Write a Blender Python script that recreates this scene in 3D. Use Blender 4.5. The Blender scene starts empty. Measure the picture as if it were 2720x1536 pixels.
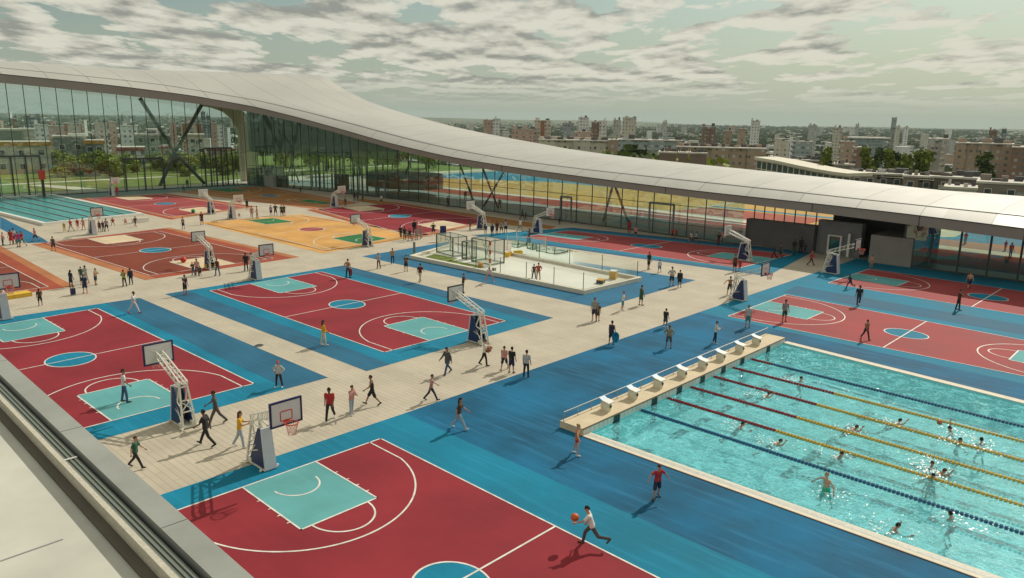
import bpy, math, random
import numpy as np
from mathutils import Vector, Matrix
rad = math.radians
random.seed(7)
SC = bpy.context.scene
HAZE = True
COL = SC.collection

# ------------------------------------------------------------------ camera, sky, sun
K = 0.83                       # metres per survey unit
H = 20.2126 * K                # eye height above the plaza
FOC = 1925.67 * 1.0559         # focal length for a picture 2720 wide
PITCH, ROLL, YAW = rad(12.6671), rad(0.9185), rad(46.9063)
SUN_EL, SUN_AZ = rad(38.5), rad(4)       # azimuth from +X towards +Y

def cam_rows():
    cy, sy = math.cos(YAW), math.sin(YAW)
    fw = np.array([sy*math.cos(PITCH), cy*math.cos(PITCH), -math.sin(PITCH)])
    rt = np.array([cy, -sy, 0.0]); up = np.cross(rt, fw)
    c, s = math.cos(ROLL), math.sin(ROLL)
    return np.array([c*rt+s*up, -s*rt+c*up, fw])
M = cam_rows()
cam_d = bpy.data.cameras.new('camera')
cam = bpy.data.objects.new('camera', cam_d); COL.objects.link(cam)
cam_d.sensor_width = 36; cam_d.lens = 36*FOC/2720
cam_d.clip_start = 0.3; cam_d.clip_end = 60000
m = Matrix.Identity(4)
for i in range(3):
    m[i][0] = M[0][i]; m[i][1] = M[1][i]; m[i][2] = -M[2][i]
m[0][3], m[1][3], m[2][3] = 0, 0, H
cam.matrix_world = m
SC.camera = cam

world = bpy.data.worlds.new('World'); SC.world = world; world.use_nodes = True
nt = world.node_tree; nt.nodes.clear()
def N(t, typ, **kw):
    n = t.nodes.new(typ)
    for k, v in kw.items():
        if k.startswith('i_'):
            n.inputs[int(k[2:]) if k[2:].isdigit() else k[2:]].default_value = v
        else: setattr(n, k, v)
    return n
def math_(t, op, a, b=None, clamp=False):
    n = t.nodes.new('ShaderNodeMath'); n.operation = op; n.use_clamp = clamp
    for i, x in enumerate((a, b)):
        if x is None: continue
        if isinstance(x, (int, float)): n.inputs[i].default_value = x
        else: t.links.new(x, n.inputs[i])
    return n.outputs[0]
def ramp(t, fac, stops):
    n = t.nodes.new('ShaderNodeValToRGB'); t.links.new(fac, n.inputs[0])
    e = n.color_ramp.elements
    e[0].position, e[0].color = stops[0][0], (*stops[0][1], 1)
    e[1].position, e[1].color = stops[-1][0], (*stops[-1][1], 1)
    for p, c in stops[1:-1]:
        x = e.new(p); x.color = (*c, 1)
    return n.outputs[0]
def mixc(t, fac, a, b, mode='MIX'):
    n = t.nodes.new('ShaderNodeMix'); n.data_type = 'RGBA'; n.blend_type = mode
    for s, x in ((0, fac), (6, a), (7, b)):
        if isinstance(x, (int, float)): n.inputs[s].default_value = x
        elif isinstance(x, tuple): n.inputs[s].default_value = (*x, 1) if len(x) == 3 else x
        else: t.links.new(x, n.inputs[s])
    return n.outputs[2]
def build_world():
    t = nt
    sky = N(t, 'ShaderNodeTexSky', sky_type='NISHITA', sun_disc=False)
    sky.sun_elevation = SUN_EL; sky.sun_rotation = rad(90) - SUN_AZ
    sky.air_density = 1.2; sky.dust_density = 2.5; sky.ozone_density = 1.0
    tc = N(t, 'ShaderNodeTexCoord')
    sep = N(t, 'ShaderNodeSeparateXYZ'); t.links.new(tc.outputs['Generated'], sep.inputs[0])
    zz = math_(t, 'MAXIMUM', sep.outputs[2], 0.0)
    den = math_(t, 'ADD', zz, 0.08)
    # plane coordinates: a = across the view, b = along the view
    c, s = math.cos(YAW), math.sin(YAW)
    a = math_(t, 'SUBTRACT', math_(t, 'MULTIPLY', sep.outputs[0], c), math_(t, 'MULTIPLY', sep.outputs[1], s))
    b = math_(t, 'ADD', math_(t, 'MULTIPLY', sep.outputs[0], s), math_(t, 'MULTIPLY', sep.outputs[1], c))
    cb = N(t, 'ShaderNodeCombineXYZ')
    t.links.new(math_(t, 'DIVIDE', a, den), cb.inputs[0]); t.links.new(math_(t, 'MULTIPLY', math_(t, 'DIVIDE', b, den), .60), cb.inputs[1])
    mp = N(t, 'ShaderNodeMapping'); mp.inputs['Location'].default_value = (3.1, 1.7, 0.4)
    t.links.new(cb.outputs[0], mp.inputs[0])
    n1 = N(t, 'ShaderNodeTexNoise'); n1.inputs['Scale'].default_value = 2.0; n1.inputs['Detail'].default_value = 9
    n1.inputs['Roughness'].default_value = 0.56; n1.inputs['Distortion'].default_value = 0.1
    t.links.new(mp.outputs[0], n1.inputs['Vector'])
    n0 = N(t, 'ShaderNodeTexNoise'); n0.inputs['Scale'].default_value = 0.45; n0.inputs['Detail'].default_value = 2
    t.links.new(mp.outputs[0], n0.inputs['Vector'])
    # more cloud on the left half of the sky
    bias = math_(t, 'ADD', math_(t, 'MULTIPLY', a, -0.05), 0.026)
    hz = math_(t, 'MULTIPLY', math_(t, 'SUBTRACT', 0.15, zz), -0.26)
    v = math_(t, 'ADD', math_(t, 'ADD', n1.outputs[0], math_(t, 'MULTIPLY', math_(t, 'SUBTRACT', n0.outputs[0], 0.5), 0.55)), math_(t, 'ADD', bias, hz))
    mask = ramp(t, v, [(0.432, (0, 0, 0)), (0.455, (.72, .72, .72)), (0.50, (1, 1, 1))])
    fade = ramp(t, zz, [(0.012, (0, 0, 0)), (0.05, (1, 1, 1))])
    mk = math_(t, 'MULTIPLY', mask, math_(t, 'MULTIPLY', fade, 0.93))
    # shade inside the clouds (thicker parts greyer), sampled a little nearer
    mp2 = N(t, 'ShaderNodeMapping'); mp2.inputs['Location'].default_value = (3.1, 1.84, 0.4)
    t.links.new(cb.outputs[0], mp2.inputs[0])
    n2 = N(t, 'ShaderNodeTexNoise'); n2.inputs['Scale'].default_value = 2.0; n2.inputs['Detail'].default_value = 9
    n2.inputs['Roughness'].default_value = 0.56; n2.inputs['Distortion'].default_value = 0.1
    t.links.new(mp2.outputs[0], n2.inputs['Vector'])
    relief = math_(t, 'SUBTRACT', n2.outputs[0], n1.outputs[0])
    sh = math_(t, 'ADD', math_(t, 'MULTIPLY', relief, 5.0), math_(t, 'MULTIPLY', math_(t, 'SUBTRACT', v, 0.5), 1.1))
    side = math_(t, 'MULTIPLY', a, -0.16)
    cloud = ramp(t, math_(t, 'ADD', math_(t, 'ADD', sh, side), 0.22), [(0.0, CLOUD_HI), (0.38, CLOUD_MID), (0.8, CLOUD_LO)])
    # the grey-green cast of the air
    skyc = mixc(t, 1.0, sky.outputs[0], SKY_TINT, 'MULTIPLY')
    low = ramp(t, zz, [(0.0, (1, 1, 1)), (0.08, (0.55, .55, .55)), (0.18, (0, 0, 0))])
    skyc = mixc(t, math_(t, 'MULTIPLY', low, 0.8), skyc, SKY_LOW)
    warm = math_(t, 'MULTIPLY', math_(t, 'ADD', math_(t, 'MULTIPLY', a, 0.9), 0.45), 1, True)
    skyc = mixc(t, math_(t, 'MULTIPLY', warm, 0.35), skyc, SKY_LOW)
    out = mixc(t, mk, skyc, cloud)
    bg = N(t, 'ShaderNodeBackground'); bg.inputs['Strength'].default_value = 0.10
    t.links.new(out, bg.inputs[0])
    wo = N(t, 'ShaderNodeOutputWorld'); t.links.new(bg.outputs[0], wo.inputs[0])
CLOUD_HI, CLOUD_MID, CLOUD_LO = (9.6, 9.3, 7.8), (7.4, 7.2, 6.1), (4.0, 4.05, 3.6)
SKY_TINT = (0.72, 0.90, 0.90); SKY_LOW = (6.2, 6.9, 5.8)
build_world()
sun_d = bpy.data.lights.new('sun', 'SUN'); sun = bpy.data.objects.new('sun', sun_d); COL.objects.link(sun)
sun_d.energy = 4.6; sun_d.angle = rad(0.5); sun_d.color = (1.0, 0.93, 0.81)
sv = Vector((math.cos(SUN_EL)*math.cos(SUN_AZ), math.cos(SUN_EL)*math.sin(SUN_AZ), math.sin(SUN_EL)))
sun.rotation_euler = sv.to_track_quat('Z', 'Y').to_euler(); sun.location = (0, 0, 80)
SC.view_settings.view_transform = 'Standard'; SC.view_settings.look = 'None'
SC.view_settings.gamma = 1; SC.view_settings.exposure = -0.40
SC.cycles.max_bounces = 6; SC.cycles.transparent_max_bounces = 16; SC.cycles.caustics_reflective = False; SC.cycles.caustics_refractive = False

# ------------------------------------------------------------------ survey helpers
TILE = {'T5': (0, 460, .20963), 'T6': (500, 460, .20963), 'T7': (1000, 460, .20963), 'T8': (1500, 500, .20963),
        'U1': (1960, 500, .2955), 'U2': (0, 720, .28185), 'U3': (440, 640, .28866), 'U4': (940, 640, .28866),
        'U5': (1440, 720, .28866), 'U6': (1960, 860, .30243), 'U7': (1500, 1080, .4736), 'U8': (300, 980, .38204),
        'D': (0, 0, 1.0559), 'Z1': (0, 150, .26398), 'Z2': (680, 150, .26398), 'Z3': (1360, 250, .26398), 'Z4': (2040, 250, .26398)}
def px(t, x, y):
    a = TILE[t]; return (a[0]+x*a[2], a[1]+y*a[2])
def ray(p):
    return M.T @ np.array([(p[0]-1360)/FOC, (768-p[1])/FOC, 1.0])
def G(p, z=0.0):
    w = ray(p); k = (z-H)/w[2]; return (float(w[0]*k), float(w[1]*k))
def D(x, y, z=0.0): return G((x*1.0559, y*1.0559), z)
def proj(X, Y, Z):
    q = M @ np.array([X, Y, Z-H]); return (1360+FOC*q[0]/q[2], 768-FOC*q[1]/q[2])
def z_at(X, Y, fn):
    """height above (X,Y) whose picture lies on the curve y=fn(x)"""
    lo, hi = -10.0, 60.0
    for _ in range(50):
        c = (lo+hi)/2; a, b = proj(X, Y, c)
        if b > fn(a): lo = c
        else: hi = c
    return lo
def height(g, ytop):
    return z_at(g[0], g[1], lambda x: ytop)

# ------------------------------------------------------------------ mesh helpers
class MB:
    def __init__(s): s.v = []; s.f = []; s.m = []
    def add(s, v, f, mi=0):
        b = len(s.v); s.v += [tuple(float(c) for c in x) for x in v]; s.f += [tuple(b+i for i in q) for q in f]; s.m += [mi]*len(f); return s
    def box(s, x0, x1, y0, y1, z0, z1, mi=0):
        v = [(x0,y0,z0),(x1,y0,z0),(x1,y1,z0),(x0,y1,z0),(x0,y0,z1),(x1,y0,z1),(x1,y1,z1),(x0,y1,z1)]
        return s.add(v, [(3,2,1,0),(4,5,6,7),(0,1,5,4),(1,2,6,5),(2,3,7,6),(3,0,4,7)], mi)
    def prism(s, poly, z0, z1, mi=0, mt=None):
        n = len(poly); v = [(x, y, z0) for x, y in poly]+[(x, y, z1) for x, y in poly]
        s.add(v, [tuple(range(n-1, -1, -1))]+[(i, (i+1) % n, n+(i+1) % n, n+i) for i in range(n)], mi)
        return s.add([(x, y, z1) for x, y in poly], [tuple(range(n))], mi if mt is None else mt)
    def flat(s, poly, z, mi=0):
        a = sum(poly[i][0]*poly[(i+1) % len(poly)][1]-poly[(i+1) % len(poly)][0]*poly[i][1] for i in range(len(poly)))
        if a < 0: poly = poly[::-1]
        return s.add([(x, y, z) for x, y in poly], [tuple(range(len(poly)))], mi)
    def bar(s, p, q, w, h=None, mi=0, up=(0, 0, 1)):
        h = h or w; p = Vector(p); q = Vector(q); d = (q-p).normalized(); u = Vector(up)
        if abs(d.dot(u)) > .98: u = Vector((0, 1, 0))
        a = d.cross(u).normalized()*w/2; b = a.cross(d).normalized()*h/2
        v = [p-a-b, p+a-b, p+a+b, p-a+b, q-a-b, q+a-b, q+a+b, q-a+b]
        return s.add(v, [(3,2,1,0),(4,5,6,7),(0,1,5,4),(1,2,6,5),(2,3,7,6),(3,0,4,7)], mi)
    def tube(s, p, q, r, r2=None, n=8, mi=0, cap=True):
        r2 = r if r2 is None else r2; p = Vector(p); q = Vector(q); d = (q-p).normalized()
        u = Vector((0, 0, 1)) if abs(d.z) < .9 else Vector((1, 0, 0))
        a = d.cross(u).normalized(); b = a.cross(d)
        v = []
        for c, rr in ((p, r), (q, r2)):
            for i in range(n):
                t = 2*math.pi*i/n; v.append(c+a*math.cos(t)*rr+b*math.sin(t)*rr)
        f = [(i, i+n, (i+1) % n+n, (i+1) % n) for i in range(n)]
        if cap: f += [tuple(range(n)), tuple(range(2*n-1, n-1, -1))]
        return s.add(v, f, mi)
    def ring(s, c, R, r, n=24, k=6, mi=0):
        v = []; f = []
        for i in range(n):
            t = 2*math.pi*i/n
            for j in range(k):
                u = 2*math.pi*j/k; rr = R+r*math.cos(u)
                v.append((c[0]+rr*math.cos(t), c[1]+rr*math.sin(t), c[2]+r*math.sin(u)))
                f.append((i*k+j, ((i+1) % n)*k+j, ((i+1) % n)*k+(j+1) % k, i*k+(j+1) % k))
        return s.add(v, f, mi)
    def ball(s, c, r, n=12, k=8, mi=0):
        r = r if isinstance(r, tuple) else (r, r, r)
        v = [(c[0], c[1], c[2]-r[2])]; f = []
        for j in range(1, k):
            p = -math.pi/2+math.pi*j/k
            for i in range(n):
                t = 2*math.pi*i/n; v.append((c[0]+r[0]*math.cos(p)*math.cos(t), c[1]+r[1]*math.cos(p)*math.sin(t), c[2]+r[2]*math.sin(p)))
        v.append((c[0], c[1], c[2]+r[2])); L = len(v)-1
        for i in range(n):
            f.append((0, 1+(i+1) % n, 1+i)); f.append((L, L-n+i, L-n+(i+1) % n))
            for j in range(k-2):
                a = 1+j*n; f.append((a+i, a+(i+1) % n, a+n+(i+1) % n, a+n+i))
        return s.add(v, f, mi)
    def mesh(s, name, mats=()):
        me = bpy.data.meshes.new(name); me.from_pydata(s.v, [], s.f)
        for x in mats: me.materials.append(x)
        if any(s.m): me.polygons.foreach_set('material_index', s.m)
        me.update(); return me
    def build(s, name, mats, parent=None, loc=None, rz=0, smooth=False):
        if not isinstance(mats, (list, tuple)): mats = [mats]
        me = s.mesh(name, mats)
        if smooth: me.polygons.foreach_set('use_smooth', [True]*len(me.polygons))
        o = bpy.data.objects.new(name, me); COL.objects.link(o)
        if parent: o.parent = parent
        if loc: o.location = loc
        if rz: o.rotation_euler.z = rz
        return o
def tag(o, label=None, cat=None, group=None, kind=None):
    if label: o['label'] = label
    if cat: o['category'] = cat
    if group: o['group'] = group
    if kind: o['kind'] = kind
    return o
def thing(name, label, cat, loc=(0, 0, 0), rz=0, group=None):
    o = bpy.data.objects.new(name, None); COL.objects.link(o); o.location = loc; o.rotation_euler = (0, 0, rz)
    o.empty_display_size = .3
    return tag(o, label, cat, group)
KIDS = {}
def copy_tree(o, parent=None):
    c = o.copy(); COL.objects.link(c); c.parent = parent
    for ch in list(o.children): copy_tree(ch, c)
    return c

# ------------------------------------------------------------------ materials
def mat(name, col, rough=.7, var=.12, scale=1.5, col2=None, metal=0, spec=.4, bump=0, bscale=20, stretch=None, detail=5, emit=None):
    m = bpy.data.materials.new(name); m.use_nodes = True; t = m.node_tree; b = t.nodes['Principled BSDF']
    b.inputs['Roughness'].default_value = rough; b.inputs['Metallic'].default_value = metal
    b.inputs['Specular IOR Level'].default_value = spec
    if var or col2:
        tc = N(t, 'ShaderNodeTexCoord'); mp = N(t, 'ShaderNodeMapping')
        t.links.new(tc.outputs['Object'], mp.inputs[0])
        if stretch: mp.inputs['Scale'].default_value = stretch
        n = N(t, 'ShaderNodeTexNoise'); n.inputs['Scale'].default_value = scale; n.inputs['Detail'].default_value = detail
        n.inputs['Roughness'].default_value = .6
        t.links.new(mp.outputs[0], n.inputs['Vector'])
        c2 = col2 or tuple(min(1, x*(1+var)) for x in col); c1 = col if col2 else tuple(x*(1-var) for x in col)
        c = ramp(t, n.outputs[0], [(.32, c1), (.68, c2)]); t.links.new(c, b.inputs['Base Color'])
    else: b.inputs['Base Color'].default_value = (*col, 1)
    if bump:
        n = N(t, 'ShaderNodeTexNoise'); n.inputs['Scale'].default_value = bscale; n.inputs['Detail'].default_value = 4
        tc = N(t, 'ShaderNodeTexCoord'); t.links.new(tc.outputs['Object'], n.inputs['Vector'])
        bp = N(t, 'ShaderNodeBump'); bp.inputs['Strength'].default_value = bump; bp.inputs['Distance'].default_value = .02
        t.links.new(n.outputs[0], bp.inputs['Height']); t.links.new(bp.outputs[0], b.inputs['Normal'])
    return m
def paint(name, col, scuff=.25, rough=.75, lo=.84, hi_=1.13):
    """sport-surface paint: broad tone drift and fine long scuffs"""
    m = bpy.data.materials.new(name); m.use_nodes = True; t = m.node_tree; b = t.nodes['Principled BSDF']
    b.inputs['Roughness'].default_value = rough; b.inputs['Specular IOR Level'].default_value = .12
    tc = N(t, 'ShaderNodeTexCoord')
    n = N(t, 'ShaderNodeTexNoise'); n.inputs['Scale'].default_value = .22; n.inputs['Detail'].default_value = 5
    t.links.new(tc.outputs['Object'], n.inputs['Vector'])
    mp = N(t, 'ShaderNodeMapping'); mp.inputs['Scale'].default_value = (2.2, .16, 1); mp.inputs['Rotation'].default_value = (0, 0, rad(12))
    t.links.new(tc.outputs['Object'], mp.inputs[0])
    n2 = N(t, 'ShaderNodeTexNoise'); n2.inputs['Scale'].default_value = 1.2; n2.inputs['Detail'].default_value = 7; n2.inputs['Roughness'].default_value = .65
    t.links.new(mp.outputs[0], n2.inputs['Vector'])
    c = ramp(t, n.outputs[0], [(.34, tuple(x*lo for x in col)), (.66, tuple(min(1, x*hi_) for x in col))])
    n4 = N(t, 'ShaderNodeTexNoise'); n4.inputs['Scale'].default_value = 1.6; n4.inputs['Detail'].default_value = 8; n4.inputs['Roughness'].default_value = .7; t.links.new(tc.outputs['Object'], n4.inputs['Vector'])
    c = mixc(t, math_(t, 'MULTIPLY', ramp(t, n4.outputs[0], [(.54, (0, 0, 0)), (.70, (1, 1, 1))]), scuff*.5+.08), c, tuple(min(1, x*.62+.008) for x in col))
    f = math_(t, 'MULTIPLY', ramp(t, n2.outputs[0], [(.5, (0, 0, 0)), (.75, (1, 1, 1))]), scuff)
    hi = tuple(min(1, x*1.7+.018) for x in col)
    c = mixc(t, f, c, hi); t.links.new(c, b.inputs['Base Color'])
    t.links.new(math_(t, 'ADD', math_(t, 'MULTIPLY', n.outputs[0], .25), rough-.12), b.inputs['Roughness'])
    return m
def facade(name, wall, win=(.13, .15, .155), fw=2.7, fh=2.9, ww=.42, wh=.42, var=.15, band=None):
    """wall with a window grid in object space (x+y runs along either face)"""
    m = bpy.data.materials.new(name); m.use_nodes = True; t = m.node_tree; b = t.nodes['Principled BSDF']
    tc = N(t, 'ShaderNodeTexCoord'); s = N(t, 'ShaderNodeSeparateXYZ'); t.links.new(tc.outputs['Object'], s.inputs[0])
    h = math_(t, 'ADD', s.outputs[0], s.outputs[1])
    fx = math_(t, 'FRACT', math_(t, 'DIVIDE', h, fw)); fz = math_(t, 'FRACT', math_(t, 'DIVIDE', s.outputs[2], fh))
    a = math_(t, 'LESS_THAN', math_(t, 'ABSOLUTE', math_(t, 'SUBTRACT', fx, .5)), ww/2)
    c = math_(t, 'LESS_THAN', math_(t, 'ABSOLUTE', math_(t, 'SUBTRACT', fz, .55)), wh/2)
    w = math_(t, 'MULTIPLY', a, c)
    n = N(t, 'ShaderNodeTexNoise'); n.inputs['Scale'].default_value = .12; n.inputs['Detail'].default_value = 4
    t.links.new(tc.outputs['Object'], n.inputs['Vector'])
    wc = ramp(t, n.outputs[0], [(.3, tuple(x*(1-var) for x in wall)), (.7, tuple(min(1, x*(1+var)) for x in wall))])
    if band:
        bx = math_(t, 'LESS_THAN', math_(t, 'FRACT', math_(t, 'DIVIDE', h, fw*4)), .3)
        wc = mixc(t, bx, wc, band)
    # each window its own tone (blinds, open sash)
    wn = N(t, 'ShaderNodeTexWhiteNoise'); wn.noise_dimensions = '2D'
    cb = N(t, 'ShaderNodeCombineXYZ'); t.links.new(math_(t, 'FLOOR', math_(t, 'DIVIDE', h, fw)), cb.inputs[0]); t.links.new(math_(t, 'FLOOR', math_(t, 'DIVIDE', s.outputs[2], fh)), cb.inputs[1])
    t.links.new(cb.outputs[0], wn.inputs['Vector'])
    wv = ramp(t, wn.outputs[0], [(.35, win), (.95, tuple(.38+x for x in win))])
    t.links.new(mixc(t, w, wc, wv), b.inputs['Base Color']); b.inputs['Roughness'].default_value = .75
    return m
# ------------------------------------------------------------------ surfaces
def paver(name, base, joint):
    m = bpy.data.materials.new(name); m.use_nodes = True; t = m.node_tree; b = t.nodes['Principled BSDF']
    tc = N(t, 'ShaderNodeTexCoord'); mp = N(t, 'ShaderNodeMapping'); mp.inputs['Rotation'].default_value = (0, 0, rad(90))
    t.links.new(tc.outputs['Object'], mp.inputs[0])
    br = N(t, 'ShaderNodeTexBrick'); t.links.new(mp.outputs[0], br.inputs['Vector'])
    br.inputs['Scale'].default_value = 1; br.inputs['Brick Width'].default_value = 2.6; br.inputs['Row Height'].default_value = .34
    br.inputs['Mortar Size'].default_value = .018; br.inputs['Mortar Smooth'].default_value = .3
    br.inputs['Color1'].default_value = (*base, 1); br.inputs['Color2'].default_value = (*[x*.93 for x in base], 1); br.inputs['Mortar'].default_value = (*joint, 1)
    n = N(t, 'ShaderNodeTexNoise'); n.inputs['Scale'].default_value = .35; n.inputs['Detail'].default_value = 7; t.links.new(tc.outputs['Object'], n.inputs['Vector'])
    c = mixc(t, 1.0, br.outputs['Color'], ramp(t, n.outputs[0], [(.3, (.86, .85, .84)), (.7, (1.06, 1.05, 1.03))]), 'MULTIPLY')
    n3 = N(t, 'ShaderNodeTexNoise'); n3.inputs['Scale'].default_value = 1.1; n3.inputs['Detail'].default_value = 3; t.links.new(tc.outputs['Object'], n3.inputs['Vector'])
    c = mixc(t, ramp(t, n3.outputs[0], [(.66, (0, 0, 0)), (.78, (.35, .35, .35))]), c, tuple(x*.7 for x in base))
    t.links.new(c, b.inputs['Base Color']); b.inputs['Roughness'].default_value = .85
    return m
M_PAVE = paver('beige_pavers', (.50, .45, .355), (.34, .30, .23))
M_BLUE = paint('light_blue_paint', (.008, .185, .30), .35)
M_DBLUE = paint('deep_blue_paint', (.026, .125, .215), .3)
M_MBLUE = paint('mid_blue_paint', (.026, .145, .26), .3)
M_DECK = paint('pool_deck_blue', (.008, .115, .225), .6, .75, .66, 1.28)
M_RED = paint('red_court_paint', (.25, .028, .038), .08)
M_RED2 = paint('rose_court_paint', (.32, .062, .064), .08)
M_TEAL = paint('teal_key_paint', (.12, .36, .37), .12)
M_LINE = mat('white_line_paint', (.52, .50, .46), .6, .06, 2.2, col2=(.78, .76, .70))
M_BROWN = paint('brown_court_paint', (.21, .050, .030), .08)
M_BRICK = paint('brick_surround_paint', (.33, .075, .042), .08)
M_TAN = paint('sand_surround_paint', (.42, .17, .075), .08)
M_OCHRE = paint('ochre_court_paint', (.60, .33, .105), .08)
M_ODARK = paint('ochre_band_paint', (.33, .16, .05), .08)
M_GREEN = paint('green_key_paint', (.03, .17, .06), .1)
M_CREAMK = paint('cream_key_paint', (.62, .50, .33), .1)
M_YEL = paint('yellow_field_paint', (.46, .29, .075), .08)
M_GRASS = mat('lawn_grass', (.10, .16, .025), .95, .3, .35, col2=(.22, .27, .05), bump=.2)
M_WHITE = mat('white_paint', (.78, .76, .70), .45, .05)
M_CREAM = mat('cream_concrete', (.66, .62, .50), .75, .08, 2)
M_GREY = mat('grey_metal', (.32, .33, .32), .45, .08)
M_DARK = mat('dark_steel', (.045, .055, .052), .45, .1, metal=.3)
M_FRAME = mat('dark_mullion', (.05, .065, .06), .5, .1)
M_DGREY = mat('charcoal_cladding', (.12, .115, .115), .6, .15, .4)
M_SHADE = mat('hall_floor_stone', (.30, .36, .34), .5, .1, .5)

# terrain (polar sheet to the horizon, dropping away beyond the terrace)
def ground_z(x, y):
    x /= K; y /= K
    t = max((x-222)/130, (y-350)/300, 0)
    t = min(t, 1); return -46*(t*t*(3-2*t))-.35
def terrain():
    mb = MB(); rs = [0]
    r = 20.0
    while r < 10500: rs.append(r); r *= 1.09
    n = 180; idx = []
    for i, r in enumerate(rs):
        row = []
        for j in range(n):
            a = rad(-50)+2*math.pi*j/n
            x, y = r*math.cos(a), r*math.sin(a)
            inside = x/K < 214 and y/K < 340
            z = -6 if inside else ground_z(x, y)
            if r > 3000: z += (math.sin(a*9+1)*.5+math.sin(a*23)*.3+.6)*max(0, (r-3000)/7500)*38
            mb.v.append((x, y, z)); row.append(len(mb.v)-1)
        idx.append(row)
    for i in range(len(rs)-1):
        for j in range(n):
            a, b = idx[i], idx[i+1]; k = (j+1) % n
            mb.f.append((a[j], b[j], b[k], a[k])); mb.m.append(0)
    m = bpy.data.materials.new('distant_land'); m.use_nodes = True; t = m.node_tree; b = t.nodes['Principled BSDF']
    tc = N(t, 'ShaderNodeTexCoord')
    n1 = N(t, 'ShaderNodeTexNoise'); n1.inputs['Scale'].default_value = .006; n1.inputs['Detail'].default_value = 8; t.links.new(tc.outputs['Object'], n1.inputs['Vector'])
    n2 = N(t, 'ShaderNodeTexVoronoi'); n2.inputs['Scale'].default_value = .035; t.links.new(tc.outputs['Object'], n2.inputs['Vector'])
    green = ramp(t, n1.outputs[0], [(.35, (.03, .055, .025)), (.5, (.055, .085, .035)), (.65, (.11, .13, .06))])
    spots = ramp(t, N_sep(t, n2.outputs['Color']), [(.80, (0, 0, 0)), (.86, (1, 1, 1))])
    c = mixc(t, math_(t, 'MULTIPLY', spots, .6), green, (.36, .33, .27))
    t.links.new(c, b.inputs['Base Color']); b.inputs['Roughness'].default_value = .95
    o = mb.build('terrain', m); tag(o, kind='structure'); return o
def N_sep(t, c):
    s = t.nodes.new('ShaderNodeSeparateColor'); t.links.new(c, s.inputs[0]); return s.outputs[0]
terrain()

def u(*p): return [(a*K, b*K) for a, b in p]
# pool corners in survey units
PX0, PX1, PY1, PY0 = 38.2, 67.2, 28.4, -14.0
def pool_x1(y): return 67.6-(28.4-y)*.115      # far edge drifts a little
def pool_x0(y): return 38.05+(28.4-y)*.012
# plaza slab: four sheets round the pool hole
def plaza():
    mb = MB(); x0, x1, y0, y1 = -90*K, 216*K, -90*K, 212*K
    a0, a1 = pool_x0(PY1)*K, pool_x1(PY1)*K; b0, b1 = pool_x0(PY0)*K, pool_x1(PY0)*K; ya, yb = PY1*K, PY0*K
    mb.flat([(x0, ya), (x1, ya), (x1, y1), (x0, y1)], 0); mb.flat([(x0, y0), (x1, y0), (x1, yb), (x0, yb)], 0)
    mb.flat([(x0, yb), (b0, yb), (a0, ya), (x0, ya)], 0); mb.flat([(b1, yb), (x1, yb), (x1, ya), (a1, ya)], 0)
    for p, q in (((x0, y0), (x1, y0)), ((x1, y0), (x1, y1+130*K)), ((x1, y1+130*K), (x0, y1+130*K)), ((x0, y1+130*K), (x0, y0))):
        mb.add([(p[0], p[1], -.01), (q[0], q[1], -.01), (q[0], q[1], -8), (p[0], p[1], -8)], [(0, 1, 2, 3)])
    tag(mb.build('pavement', M_PAVE), kind='structure')
    lawn = MB(); lawn.flat([(x0, y1), (x1, y1), (x1, y1+130*K), (x0, y1+130*K)], -.005)
    tag(lawn.build('lawn_ground', M_GRASS), kind='structure')
plaza()

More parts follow.
